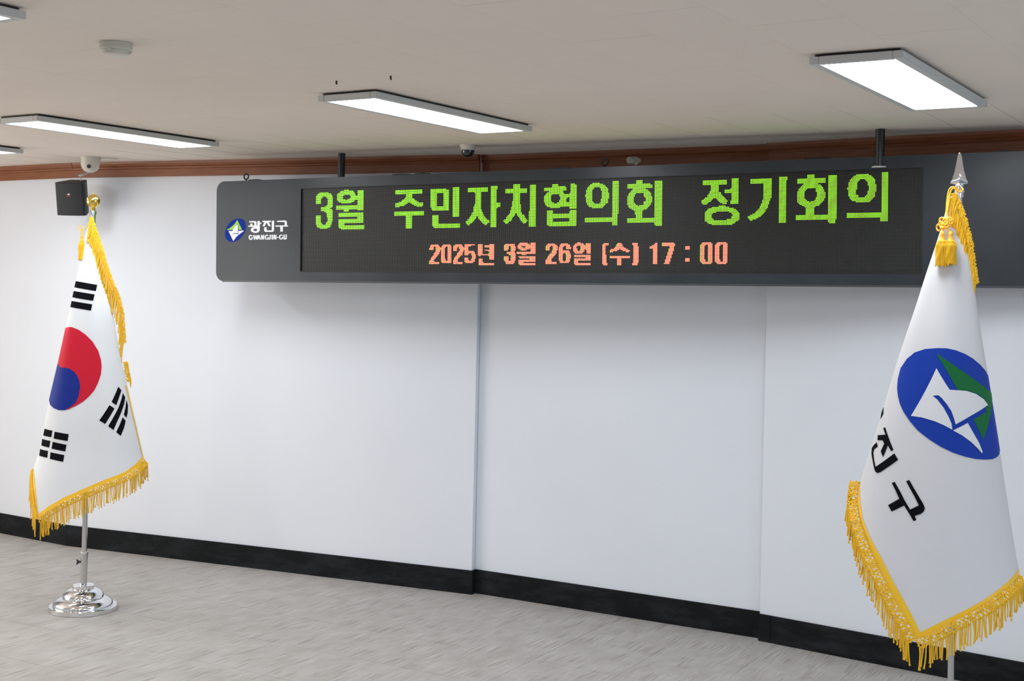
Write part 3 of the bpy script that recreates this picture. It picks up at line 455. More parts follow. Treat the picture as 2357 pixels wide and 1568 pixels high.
LG = json.loads('''{"oval":[[-0.4622,-0.1669],[-0.4428,-0.1692],[-0.4283,-0.1764],[-0.4173,-0.188],[-0.4112,-0.2032],[-0.4098,-0.2165],[-0.412,-0.2354],[-0.4203,-0.2523],[-0.4321,-0.2683],[-0.4489,-0.2843],[-0.4681,-0.2964],[-0.4898,-0.3052],[-0.5092,-0.3088],[-0.5287,-0.3083],[-0.5458,-0.3024],[-0.5594,-0.2918],[-0.5681,-0.2793],[-0.5714,-0.264],[-0.5708,-0.2487],[-0.5661,-0.2315],[-0.5565,-0.2145],[-0.5445,-0.1994],[-0.5275,-0.1853],[-0.5057,-0.1742],[-0.484,-0.1679]],"green":[[[-0.4771,-0.1753],[-0.4618,-0.1987],[-0.4397,-0.2331],[-0.4409,-0.235],[-0.4656,-0.2351],[-0.4659,-0.2081],[-0.4703,-0.2008],[-0.4788,-0.2007],[-0.4908,-0.2087],[-0.5004,-0.219],[-0.5064,-0.2304],[-0.5087,-0.2351],[-0.5551,-0.2355],[-0.5575,-0.2332],[-0.5344,-0.2243],[-0.5151,-0.2131],[-0.4958,-0.1982],[-0.4838,-0.185]]],"white":[[[-0.544,-0.2414],[-0.5116,-0.2414],[-0.5076,-0.2323],[-0.5004,-0.2209],[-0.4884,-0.2097],[-0.4775,-0.2026],[-0.471,-0.2037],[-0.4704,-0.2575],[-0.4806,-0.2558],[-0.4976,-0.2552],[-0.5097,-0.258],[-0.5138,-0.2627],[-0.5,-0.2594],[-0.483,-0.2596],[-0.4667,-0.2636],[-0.4655,-0.2414],[-0.4276,-0.2403],[-0.4247,-0.2428],[-0.4396,-0.2512],[-0.4612,-0.2633],[-0.478,-0.2745],[-0.4924,-0.2876],[-0.502,-0.3009],[-0.5068,-0.3014],[-0.5093,-0.297]]],"hangul":[[[[-0.385,-0.1837],[-0.3396,-0.1841],[-0.3312,-0.1874],[-0.3287,-0.1931],[-0.3298,-0.2104],[-0.3226,-0.2105],[-0.3229,-0.1841],[-0.3039,-0.184],[-0.3038,-0.1944],[-0.2919,-0.1951],[-0.2907,-0.2012],[-0.3037,-0.2025],[-0.3038,-0.2405],[-0.3115,-0.2498],[-0.3245,-0.2549],[-0.3376,-0.2557],[-0.3519,-0.2541],[-0.3651,-0.2482],[-0.3724,-0.2396],[-0.3713,-0.2321],[-0.3654,-0.2256],[-0.3535,-0.2206],[-0.3392,-0.2193],[-0.3906,-0.2184],[-0.3919,-0.211],[-0.3763,-0.2105],[-0.3764,-0.199],[-0.3597,-0.1988],[-0.3596,-0.2105],[-0.3452,-0.2107],[-0.3459,-0.1947],[-0.349,-0.1924],[-0.3825,-0.1919],[-0.3861,-0.1881]],[[-0.323,-0.238],[-0.3237,-0.2403],[-0.3258,-0.2424],[-0.3291,-0.244],[-0.3332,-0.245],[-0.3377,-0.2454],[-0.3423,-0.2449],[-0.3464,-0.2438],[-0.3497,-0.2421],[-0.3518,-0.24],[-0.3526,-0.2376],[-0.3519,-0.2353],[-0.3498,-0.2332],[-0.3466,-0.2316],[-0.3424,-0.2306],[-0.3379,-0.2303],[-0.3333,-0.2307],[-0.3292,-0.2318],[-0.3259,-0.2335],[-0.3238,-0.2357]]],[[[-0.2837,-0.1834],[-0.2212,-0.1835],[-0.2211,-0.1928],[-0.2376,-0.1926],[-0.2305,-0.2021],[-0.2214,-0.2162],[-0.2362,-0.2173],[-0.2541,-0.1942],[-0.2668,-0.2165],[-0.2846,-0.2167],[-0.2764,-0.2051],[-0.2706,-0.1921],[-0.2837,-0.1919]]],[[[-0.2142,-0.184],[-0.1959,-0.1839],[-0.1967,-0.2437],[-0.2018,-0.2492],[-0.2111,-0.251],[-0.2606,-0.2504],[-0.2689,-0.2466],[-0.2713,-0.239],[-0.2708,-0.2221],[-0.2526,-0.222],[-0.2517,-0.2411],[-0.2136,-0.2416]]],[[[-0.1755,-0.1851],[-0.1162,-0.1838],[-0.1069,-0.1856],[-0.101,-0.1928],[-0.1015,-0.2136],[-0.0927,-0.2134],[-0.0926,-0.2208],[-0.1309,-0.2205],[-0.1306,-0.2501],[-0.1499,-0.2502],[-0.1502,-0.2206],[-0.1862,-0.2204],[-0.1869,-0.213],[-0.1182,-0.2134],[-0.1184,-0.1935],[-0.1731,-0.1921]]]],"latin":[[[[-0.3589,-0.2747],[-0.3649,-0.2684],[-0.3745,-0.2666],[-0.3829,-0.2688],[-0.3881,-0.2773],[-0.388,-0.2867],[-0.3826,-0.2943],[-0.3742,-0.2974],[-0.3646,-0.2964],[-0.357,-0.2917],[-0.3571,-0.2823],[-0.3684,-0.2822],[-0.3683,-0.2907],[-0.3723,-0.2922],[-0.3772,-0.2887],[-0.3787,-0.2812],[-0.3768,-0.2736],[-0.3709,-0.2718],[-0.3649,-0.2766]]],[[[-0.3554,-0.2685],[-0.3446,-0.2687],[-0.3397,-0.2834],[-0.3358,-0.2688],[-0.3291,-0.2688],[-0.3254,-0.2836],[-0.3225,-0.2689],[-0.3144,-0.269],[-0.3217,-0.2964],[-0.3301,-0.2963],[-0.3342,-0.2835],[-0.3389,-0.2962],[-0.3467,-0.2962]]],[[[-0.3137,-0.2686],[-0.3054,-0.2687],[-0.2951,-0.2963],[-0.3046,-0.2962],[-0.3063,-0.2913],[-0.3151,-0.2912],[-0.317,-0.2961],[-0.3246,-0.296]],[[-0.31,-0.2771],[-0.3076,-0.2856],[-0.313,-0.2856]]],[[[-0.2935,-0.2681],[-0.284,-0.2682],[-0.278,-0.2821],[-0.2781,-0.2682],[-0.2699,-0.2683],[-0.2696,-0.2965],[-0.2785,-0.2964],[-0.2844,-0.284],[-0.2842,-0.2964],[-0.2932,-0.2963]]],[[[-0.2368,-0.275],[-0.2427,-0.2688],[-0.2522,-0.267],[-0.2604,-0.2692],[-0.2655,-0.2776],[-0.2654,-0.287],[-0.2601,-0.2945],[-0.2518,-0.2976],[-0.2424,-0.2965],[-0.2349,-0.2919],[-0.235,-0.2826],[-0.2461,-0.2824],[-0.246,-0.2909],[-0.25,-0.2923],[-0.2548,-0.2889],[-0.2563,-0.2814],[-0.2544,-0.2739],[-0.2486,-0.2721],[-0.2426,-0.2769]]],[[[-0.2286,-0.2676],[-0.2199,-0.2677],[-0.2201,-0.2902],[-0.2236,-0.2958],[-0.233,-0.2976],[-0.2365,-0.2957],[-0.2354,-0.291],[-0.2295,-0.2901]]],[[[-0.2145,-0.2674],[-0.2051,-0.2675],[-0.2048,-0.2969],[-0.2142,-0.2968]]],[[[-0.2011,-0.2679],[-0.1917,-0.268],[-0.1858,-0.2819],[-0.1859,-0.2681],[-0.1777,-0.2682],[-0.1774,-0.2962],[-0.1863,-0.2961],[-0.1921,-0.2837],[-0.1919,-0.2961],[-0.2008,-0.296]]],[[[-0.1738,-0.2813],[-0.1612,-0.2814],[-0.1612,-0.2864],[-0.1738,-0.2863]]],[[[-0.1303,-0.2752],[-0.1362,-0.269],[-0.1455,-0.2672],[-0.1537,-0.2694],[-0.1587,-0.2777],[-0.1586,-0.287],[-0.1534,-0.2945],[-0.1452,-0.2976],[-0.1359,-0.2966],[-0.1285,-0.292],[-0.1286,-0.2827],[-0.1395,-0.2826],[-0.1395,-0.2909],[-0.1434,-0.2924],[-0.1481,-0.289],[-0.1496,-0.2815],[-0.1478,-0.2741],[-0.142,-0.2723],[-0.1361,-0.277]]],[[[-0.1257,-0.2678],[-0.1165,-0.2679],[-0.1162,-0.2893],[-0.1127,-0.2908],[-0.1093,-0.289],[-0.1095,-0.267],[-0.1009,-0.2671],[-0.1011,-0.2913],[-0.1057,-0.2968],[-0.115,-0.2982],[-0.1231,-0.2957],[-0.126,-0.2901]]]]}''')
def decal(name, groups, z0, z1, mt, lab=None):
    V = []; F = []
    for loops in groups: extr(V, F, loops, z0, z1, ST)
    o = fixn(raw(name, V, F, mt, sg))
    if lab: o['label'] = lab
decal('emblem_oval', [[LG['oval']]], 0.0001, 0.0008, M_lgblue, 'blue oval of the district emblem')
decal('emblem_roof', [[q] for q in LG['green']], 0.0009, 0.0014, M_lggrn, 'light green peak in the emblem')
decal('emblem_boat', [[q] for q in LG['white']], 0.0009, 0.0014, M_lgwht, 'white sail and hull in the emblem')
decal('korean_lettering', LG['hangul'], 0.0001, 0.0010, M_lgwht, 'white lettering 광진구')
decal('latin_lettering', LG['latin'], 0.0001, 0.0010, M_lgwht, 'white lettering GWANGJIN-GU')
def wp(V): return [v - TLp for v in V]
for k, (x, y) in enumerate(((-1.036, 7.795), (1.713, 6.122))):
    zb = TLp.z + UP.z * 0.05 + 0.006
    r0 = 0.0215
    Vv, Fv = lathe_vf([(r0, zb - 0.004), (r0, CEIL - 0.004), (r0 + 0.0005, CEIL - 0.0005)], 28, (x, y, 0)); autosmooth(raw('hanging_post', wp(Vv), Fv, M_post, sg))
    Vv, Fv = lathe_vf([(r0 + 0.014, zb - 0.012), (r0 + 0.014, zb - 0.0055), (r0 + 0.002, zb - 0.005)], 28, (x, y, 0)); autosmooth(raw('post_collar', wp(Vv), Fv, M_alu, sg))
# lifting eyes and clips on the top edge
for xx in (-0.452, 1.93):
    V = []; F = []; c = Vector((xx, Y1 + 0.030, -0.05))
    tube_vf(V, F, [ST(c.x + 0.017 * math.cos(2 * PI * k / 16), c.y + 0.017 * math.sin(2 * PI * k / 16), c.z) for k in range(16)], 0.0045, 8, True)
    tube_vf(V, F, [ST(c.x, Y1 - 0.002, c.z), ST(c.x, Y1 + 0.014, c.z)], 0.005, 8)
    raw('lifting_eye', V, F, M_blackpl, sg, True)
for xx, l in ((-0.42, 0.085), (0.62, 0.10), (0.77, 0.085), (1.63, 0.10), (2.99, 0.13), (3.86, 0.08)):
    V = []; F = []; extr(V, F, [[(xx, Y1), (xx + l, Y1), (xx + l, Y1 + 0.007), (xx + l * 0.75, Y1 + 0.010), (xx, Y1 + 0.008)]], -0.11, -0.03, ST)
    fixn(raw('top_clip', V, F, M_blackpl, sg))
# crumpled clear wrap lying on top of the sign
bm = bmesh.new(); bmesh.ops.create_icosphere(bm, subdivisions=2, radius=0.03)
for v in bm.verts: v.co = Vector((v.co.x * 1.3, v.co.y * 0.6, v.co.z * 0.7)) + Vector((R.uniform(-1, 1), R.uniform(-1, 1), R.uniform(-1, 1))) * 0.007
o = done('plastic_wrap', bm, M_plast); wq = TLp + ST(2.085, Y1 + 0.032, -0.07); o.location = wq; tag(o, 'crumpled clear plastic wrap lying on the top edge of the sign', 'plastic wrap')

# ---------------------------------------------------------------- wall speaker
t = thing('wall_speaker', (-2.893, 8.56, 2.345), 'black speaker with slanted sides hung in the corner under the cornice', 'speaker', rz=-0.10)
t.rotation_euler = (0.21, 0.0, -0.10)
hw, hh = 0.094, 0.108
V = []; F = []; extr(V, F, [[(-hw, -0.05), (-hw * 0.6, -0.058), (0, -0.060), (hw * 0.6, -0.058), (hw, -0.05), (hw, -0.02), (0.055, 0.10), (-0.055, 0.10), (-hw, -0.02)]], -hh, hh, lambda x, y, z: Vector((x, y, z)))
fixn(raw('cabinet', V, F, M_spk, t))
V = []; F = []; extr(V, F, [[(-hw + 0.005, -0.0505), (-hw * 0.6, -0.0585), (0, -0.0605), (hw * 0.6, -0.0585), (hw - 0.005, -0.0505), (hw - 0.005, -0.058), (hw * 0.6, -0.0655), (0, -0.0675), (-hw * 0.6, -0.0655), (-hw + 0.005, -0.058)]], -hh + 0.005, hh - 0.005)
autosmooth(raw('grille', V, F, M_spkg, t), 0.5)
bm = bmesh.new(); box(bm, (0, -0.0682, 0.034), (0.015, 0.0014, 0.008)); done('badge', bm, M_lgwht, t)['label'] = 'tiny white badge mark'
bm = bmesh.new(); box(bm, (0, -0.0684, 0.0235), (0.020, 0.0014, 0.005)); done('badge_bar', bm, M_redp, t)['label'] = 'tiny red badge bar'
V, F = lathe_vf([(0.004, 0.112), (0.004, 0.150)], 12, (0.045, 0.03, 0)); raw('bracket_rod', V, F, M_alu, t)
bm = bmesh.new(); box(bm, (0.045, 0.09, 0.146), (0.028, 0.13, 0.006)); done('wall_bracket', bm, M_alu, t)
bm = bmesh.new(); box(bm, (0, 0.115, 0.0), (0.05, 0.05, 0.09)); done('rear_mount', bm, M_spk, t)

# ---------------------------------------------------------------- flags
FD = json.loads('''{"A":{"Q":[-2.3165,7.155],"k":0.62,"L":[[0.4964,-0.3526],[0.6597,-0.3075],[0.7884,-0.2704],[0.8775,-0.2398],[1.0425,-0.2179],[1.1558,-0.198],[1.3523,-0.1574],[1.5446,-0.1219],[1.6589,-0.0987],[1.7996,-0.0746],[1.8665,-0.0624],[1.9621,-0.0486],[2.0459,-0.0345],[2.1061,-0.0154],[2.1422,-0.0082]],"R":[[0.4218,0.4171],[0.6663,0.351],[0.838,0.3007],[1.2163,0.2115],[1.4456,0.156],[1.5525,0.1377],[1.6983,0.1071],[1.7886,0.0709],[1.8933,0.0482],[1.9765,0.0327],[2.0477,0.0199],[2.1071,0.0107],[2.1427,0.0065]],"red":[[-0.995,1.5458],[-0.8957,1.5508],[-0.7571,1.5515],[-0.467,1.5376],[-0.184,1.5121],[0.082,1.4751],[0.2696,1.4265],[0.3382,1.3779],[0.3436,1.3443],[0.305,1.2996],[0.2139,1.2552],[0.0966,1.2109],[-0.0434,1.1777],[-0.1752,1.1519],[-0.3355,1.1294],[-0.5064,1.1103],[-0.5844,1.106],[-0.448,1.1253],[-0.3408,1.1478],[-0.2846,1.1812],[-0.2643,1.2256],[-0.2816,1.2551],[-0.3429,1.2846],[-0.4549,1.3102],[-0.5881,1.3266],[-0.7584,1.3322],[-0.8833,1.3316],[-0.9799,1.3463],[-0.995,1.3569],[-0.995,1.5345]],"blue":[[-0.995,1.3517],[-0.8833,1.3316],[-0.7584,1.3322],[-0.5881,1.3266],[-0.4549,1.3102],[-0.3429,1.2846],[-0.2816,1.2551],[-0.2643,1.2256],[-0.2846,1.1812],[-0.3408,1.1478],[-0.448,1.1253],[-0.5844,1.106],[-0.7119,1.1048],[-0.8481,1.114],[-0.9452,1.1302],[-0.995,1.1537],[-0.995,1.1688],[-0.995,1.2703]],"bars":[[[-0.9886,1.8016],[0.5064,1.7837],[0.3419,1.7496],[-0.995,1.7674]],[[-0.995,1.7476],[0.2389,1.7313],[0.1122,1.6966],[-0.995,1.7127]],[[-0.995,1.6929],[0.0599,1.6769],[-0.006,1.643],[-0.995,1.6595]],[[-0.9699,0.9992],[-0.8018,0.9941],[-0.8078,0.9593],[-0.9771,0.9629]],[[-0.7499,0.9899],[-0.4544,0.9788],[-0.4689,0.9427],[-0.7538,0.9537]],[[-0.986,0.9434],[-0.8151,0.9392],[-0.8202,0.9037],[-0.9816,0.9088]],[[-0.7655,0.9358],[-0.4864,0.9228],[-0.497,0.8875],[-0.7689,0.8996]],[[-0.9897,0.8885],[-0.8308,0.8857],[-0.8129,0.8502],[-0.972,0.8546]],[[-0.7767,0.8803],[-0.5057,0.8685],[-0.5026,0.833],[-0.758,0.8457]],[[0.7439,1.229],[0.8081,1.2086],[0.6199,1.1313],[0.5193,1.1495]],[[0.4568,1.1328],[0.566,1.114],[0.3182,1.0329],[0.1962,1.0522]],[[0.8347,1.1931],[0.8706,1.169],[0.8058,1.131],[0.6849,1.0803],[0.5619,1.0334],[0.4832,0.9993],[0.3795,1.0205],[0.5181,1.0675],[0.6588,1.1144],[0.7722,1.1617]],[[0.889,1.1543],[0.9004,1.1252],[0.8577,1.0846],[0.8078,1.0593],[0.7637,1.0775],[0.8336,1.1154]],[[0.728,1.0639],[0.7792,1.0426],[0.7117,1.0048],[0.618,0.9653],[0.536,0.9867],[0.6334,1.0249]]],"rim":[[-0.995,0.7793],[-0.9633,0.7369],[-0.8606,0.6514],[-0.7566,0.5646],[-0.7226,0.5363],[-0.5853,0.5819],[-0.3903,0.6287],[-0.0985,0.6734],[0.22,0.7156],[0.6148,0.756],[0.816,0.7891],[0.995,0.822]],"hem":[[-0.995,0.7793],[-0.9633,0.7369],[-0.8606,0.6514],[-0.7566,0.5646],[-0.7226,0.5363],[-0.5853,0.5819],[-0.3903,0.6287],[-0.0985,0.6734],[0.22,0.7156],[0.6148,0.756],[0.816,0.7891],[0.995,0.822],[0.995,0.8437],[0.8183,0.8079],[0.6174,0.7745],[0.2229,0.735],[-0.1014,0.6926],[-0.398,0.6478],[-0.5982,0.6008],[-0.7201,0.5566],[-0.821,0.653],[-0.9239,0.7397],[-0.9928,0.7843]],"edge":[[-0.0027,2.1469],[0.0005,2.1064],[0.0221,2.0478],[0.0489,1.965],[0.076,1.8701],[0.1098,1.787],[0.1437,1.7038],[0.1613,1.6321],[0.1702,1.5361],[0.1763,1.4641]],"edge2":[[0.1878,1.356],[0.198,1.3079],[0.2108,1.2478]],"yl":[[0.965,1.2309],[0.982,1.2024],[0.995,1.02],[0.995,0.8402],[0.9736,0.8431],[0.9663,1.0225],[0.9471,1.2037],[0.9292,1.2319]]},"B":{"Q":[1.6215,4.72],"k":0.62,"L":[[0.5173,-0.5052],[0.909,-0.3963],[1.1284,-0.3337],[1.2662,-0.2952],[1.4033,-0.2573],[1.6019,-0.205],[1.7897,-0.1484],[1.9047,-0.1167],[2.0097,-0.0845],[2.0826,-0.0647],[2.1363,-0.0523],[2.1853,-0.0458],[2.2137,-0.0434]],"R":[[0.6011,0.267],[0.8517,0.2193],[0.9477,0.2007],[1.141,0.1687],[1.3031,0.1423],[1.5752,0.0956],[1.7932,0.0575],[1.8923,0.0451],[1.9653,0.0332],[2.0185,0.0173],[2.0585,0.0031],[2.1143,-0.01],[2.1773,-0.0188],[2.2136,-0.024]],"blue":[[-0.1145,1.6327],[0.106,1.6333],[0.3262,1.6272],[0.5396,1.615],[0.7077,1.5993],[0.8621,1.5761],[0.9464,1.5569],[0.995,1.5371],[0.995,1.4883],[0.9945,1.4341],[0.995,1.3585],[0.995,1.2883],[0.9944,1.2722],[0.9758,1.2602],[0.9394,1.252],[0.8661,1.2455],[0.752,1.2448],[0.6176,1.2476],[0.4608,1.2555],[0.2783,1.2684],[0.0889,1.2866],[-0.1119,1.3108],[-0.3018,1.3377],[-0.4558,1.3678],[-0.5952,1.3983],[-0.6992,1.4267],[-0.7757,1.4558],[-0.8297,1.4825],[-0.8646,1.5153],[-0.8678,1.5543],[-0.7833,1.5888],[-0.6419,1.6134],[-0.405,1.6277]],"green":[[-0.098,1.6116],[-0.0529,1.6081],[0.0506,1.5978],[0.2594,1.5773],[0.5797,1.5409],[0.8682,1.5008],[0.995,1.4775],[0.995,1.4558],[0.9268,1.4036],[0.8618,1.3669],[0.751,1.3153],[0.7184,1.3356],[0.6232,1.3849],[0.8642,1.4123],[0.842,1.4205],[0.8995,1.4351],[0.8382,1.4579],[0.7317,1.4742],[0.5892,1.4836],[0.4424,1.4863],[0.3627,1.4864],[0.1988,1.5365],[0.0227,1.5814],[-0.1058,1.6078]],"white":[[[-0.0911,1.5612],[0.2057,1.4871],[0.3627,1.4864],[0.5306,1.4845],[0.7025,1.4742],[0.8364,1.4553],[0.8995,1.4351],[0.7581,1.418],[0.5884,1.3992],[0.4267,1.3799],[0.3177,1.367],[0.2913,1.3871],[0.2417,1.4134],[0.1562,1.4369],[0.0669,1.456],[-0.0029,1.4662],[-0.1148,1.4631],[-0.0166,1.4499],[0.1038,1.4231],[0.1904,1.3943],[0.2457,1.3707],[0.2653,1.348],[0.1187,1.3627],[-0.0401,1.3745],[-0.2564,1.3843],[-0.4551,1.3874]],[[0.521,1.3724],[0.278,1.3454],[0.4211,1.3294],[0.5622,1.3062],[0.6621,1.2826],[0.7126,1.2672],[0.7236,1.2719],[0.681,1.3038],[0.5962,1.3408]]],"txt":[[[-0.9879,1.406],[-0.9585,1.3838],[-0.9792,1.3647],[-0.995,1.3861]],[[-0.8789,1.3335],[-0.8552,1.3382],[-0.6268,1.2621],[-0.6583,1.2574],[-0.7313,1.2769],[-0.7576,1.2335],[-0.8156,1.2515],[-0.7935,1.2806],[-0.833,1.2915],[-0.9157,1.2884],[-0.9384,1.3059],[-0.8107,1.3128]],[[-0.9221,1.2796],[-0.9546,1.2683],[-0.972,1.2558],[-0.9501,1.2375],[-0.8838,1.2073],[-0.8395,1.187],[-0.8127,1.1782],[-0.7801,1.1739],[-0.7434,1.1781],[-0.5244,1.2292],[-0.6004,1.2502],[-0.8313,1.1941],[-0.8857,1.2185],[-0.9331,1.2442],[-0.9282,1.2557],[-0.8851,1.2661]],[[-0.5425,1.1464],[-0.5073,1.1507],[-0.4097,1.1194],[-0.3286,1.0893],[-0.2425,1.0595],[-0.138,1.077],[-0.2073,1.1058],[-0.284,1.1334],[-0.3513,1.157],[-0.3116,1.1617],[-0.1954,1.1221],[-0.0883,1.0845],[-0.059,1.0692],[-0.0681,1.0574],[-0.1027,1.0481],[-0.1748,1.0389],[-0.1482,1.0258],[-0.1796,1.0207],[-0.2329,1.0411],[-0.3241,1.0723],[-0.4666,1.0469],[-0.5298,1.0675],[-0.402,1.0937],[-0.4749,1.1229]]],"rim":[[-0.995,1.125],[-0.9587,1.0655],[-0.8311,0.9951],[-0.706,0.9395],[-0.5236,0.8577],[-0.358,0.784],[-0.2147,0.715],[-0.099,0.6606],[-0.0298,0.6193],[0.0274,0.6274],[0.181,0.663],[0.3398,0.6986],[0.5647,0.743],[0.8082,0.7961],[0.9927,0.8394]],"hem":[[-0.995,1.125],[-0.9587,1.0655],[-0.8311,0.9951],[-0.706,0.9395],[-0.5236,0.8577],[-0.358,0.784],[-0.2147,0.715],[-0.099,0.6606],[-0.0298,0.6193],[0.0274,0.6274],[0.181,0.663],[0.3398,0.6986],[0.5647,0.743],[0.8082,0.7961],[0.9927,0.8394],[0.995,0.8554],[0.8152,0.8135],[0.5684,0.761],[0.3406,0.7175],[0.1715,0.6832],[0.0007,0.6444],[-0.0979,0.7036],[-0.1932,0.7518],[-0.3374,0.8178],[-0.4861,0.8841],[-0.6663,0.9494],[-0.8077,1.0061],[-0.916,1.0691],[-0.995,1.1255]],"edge":[[-0.0264,2.1879],[-0.0185,2.166],[-0.0075,2.1348],[0.0021,2.1033],[0.0117,2.0719],[0.0214,2.0358],[0.0296,1.9966],[0.0365,1.9496],[0.0434,1.9026],[0.0501,1.8635]]}}''')
def interp(T, z):
    if z <= T[0][0]: return T[0][1]
    if z >= T[-1][0]: return T[-1][1]
    for i in range(len(T) - 1):
        if T[i][0] <= z <= T[i + 1][0]:
            f = (z - T[i][0]) / (T[i + 1][0] - T[i][0]); return T[i][1] + f * (T[i + 1][1] - T[i][1])
class Surf:
    """cone-like fall of a flag: left and right edge at each height, bulging towards the room"""
    def __init__(s, D):
        s.D = D; s.Q = Vector((D['Q'][0], D['Q'][1], 0)); s.d = Vector((D['Q'][0], D['Q'][1], 0)).normalized(); s.r = Vector((s.d.y, -s.d.x, 0))
        # smoothed edge tables
        s.L = D['L']; s.Rr = D['R']; s.k = D['k']
    def lr(s, z): return interp(s.L, z), interp(s.Rr, z)
    def p(s, u, z, back=False, off=0.0):
        """point on the cloth: u in -1..1 across, z height; relative to the pole foot"""
        l, r_ = s.lr(z); cx, hw_ = (l + r_) / 2, (r_ - l) / 2; u = max(-1, min(1, u))
        q = math.sqrt(max(0, 1 - u * u)); c = -s.k * hw_ * q
        if not back: c += 0.006 * math.sin(u * 5.0 + z * 2.3) * q * min(1, hw_ * 6)
        else: c = 0.75 * s.k * hw_ * q
        g = Vector((u, 0, 0))
        n_ = Vector((u * s.k, -q)) ; n_ = n_.normalized() if n_.length > 1e-6 else Vector((u, 0))
        return s.r * (cx + u * hw_ + n_.x * off) + s.d * (c + n_.y * off) + Vector((0, 0, z))
    def az(s, a, z, c): return s.r * a + s.d * c + Vector((0, 0, z))
    def depth(s, a, z):
        l, r_ = s.lr(z); cx, hw_ = (l + r_) / 2, max(1e-4, (r_ - l) / 2); u = max(-1, min(1, (a - cx) / hw_)); return -s.k * hw_ * math.sqrt(1 - u * u)
def cloth(S, rim, ztop, mt, par):
    n = 72; nb = 36; rows = 70; V = []; F = []
    rim = sorted(rim); zl, zr = rim[0][1], rim[-1][1]
    def zr_(u):
        if u <= rim[0][0]: return rim[0][1]
        for i in range(len(rim) - 1):
            if rim[i][0] <= u <= rim[i + 1][0]:
                f = (u - rim[i][0]) / (rim[i + 1][0] - rim[i][0] + 1e-9); return rim[i][1] + f * (rim[i + 1][1] - rim[i][1])
        return rim[-1][1]
    us = [(-math.cos(PI * k / n), False) for k in range(n)] + [(math.cos(PI * k / nb), True) for k in range(nb)]
    N = len(us)
    for j in range(rows + 1):
        f = (j / rows) ** 0.9
        for u, b in us:
            zb = zr_(u) if not b else zl + (zr - zl) * (u + 1) / 2
            V.append(S.p(u, ztop + (zb - ztop) * f, b))
    for j in range(rows):
        for k in range(N):
            a = j * N + k; b = j * N + (k + 1) % N; F.append((a, a + N, b + N, b))
    return raw('cloth', V, F, mt, par, True)
def patch(name, S, poly, off, mt, par, step=0.014, lab=None, thick=0.0012):
    """embroidered piece lying on the cloth"""
    P = []
    for i, p in enumerate(poly):
        q = poly[(i + 1) % len(poly)]
        l, r_ = S.lr(p[1]); hw_ = (r_ - l) / 2
        d = math.hypot((q[0] - p[0]) * hw_, q[1] - p[1]); m = max(1, int(d / 0.008))
        for k in range(m): P.append((p[0] + (q[0] - p[0]) * k / m, p[1] + (q[1] - p[1]) * k / m))
    verts = [Vector(p) for p in P]; edges = [(i, (i + 1) % len(P)) for i in range(len(P))]
    z0, z1 = min(p[1] for p in P), max(p[1] for p in P); u0, u1 = min(p[0] for p in P), max(p[0] for p in P)
    z = z0 + step / 2
    while z < z1:
        l, r_ = S.lr(z); su = step / ((r_ - l) / 2); u = u0 + su / 2
        while u < u1:
            # interior point test
            c = False; j = len(P) - 1
            for i in range(len(P)):
                if (P[i][1] > z) != (P[j][1] > z) and u < (P[j][0] - P[i][0]) * (z - P[i][1]) / (P[j][1] - P[i][1]) + P[i][0]: c = not c
                j = i
            if c: verts.append(Vector((u, z)))
            u += su
        z += step
    r_ = delaunay_2d_cdt(verts, edges, [list(range(len(P)))], 1, 1e-7)
    vs, es, fs = r_[0], r_[1], r_[2]
    V = [S.p(v.x, v.y, False, off) for v in vs]; n = len(V); F = []
    for f in fs:
        a, b, c = (vs[i] for i in f[:3]); s_ = (b.x - a.x) * (c.y - a.y) - (b.y - a.y) * (c.x - a.x)
        F.append(tuple(f) if s_ > 0 else tuple(reversed(f)))
    V += [S.p(v.x, v.y, False, off - thick) for v in vs]
    cnt_ = {}
    for f in F:
        for i in range(len(f)):
            e = (f[i], f[(i + 1) % len(f)]); cnt_[e] = 1
    side = [(e[0], e[0] + n, e[1] + n, e[1]) for e in cnt_ if (e[1], e[0]) not in cnt_]
    o = raw(name, V, F + side, mt, par, True)
    bm = bmesh.new(); bm.from_mesh(o.data)
    for e in bm.edges:
        if len(e.link_faces) == 2 and e.calc_face_angle(0) > 0.8: e.smooth = False
    bm.to_mesh(o.data); bm.free()
    if lab: o['label'] = lab
    return o
def strand(V, F, p, length, r, dirx, jit, tw=720, push=Vector((0, 0, 0))):
    n = max(8, int(length / 0.0017)); path = []; ph = R.uniform(0, 6); am = R.uniform(0, jit)
    sx = R.uniform(-1, 1) * jit * 1.5; o2 = R.uniform(-1, 1) * jit
    for i in range(n + 1):
        t = i / n
        path.append(p + dirx * (am * math.sin(3 * t + ph) - am * math.sin(ph) + sx * t) + push * t * (2 - t) + Vector((0, 0, -length * t)))
    tube_vf(V, F, path, r * 1.12, 6, False, 0.55, tw, lambda t: 1.0 if t < 0.93 else 1.25)
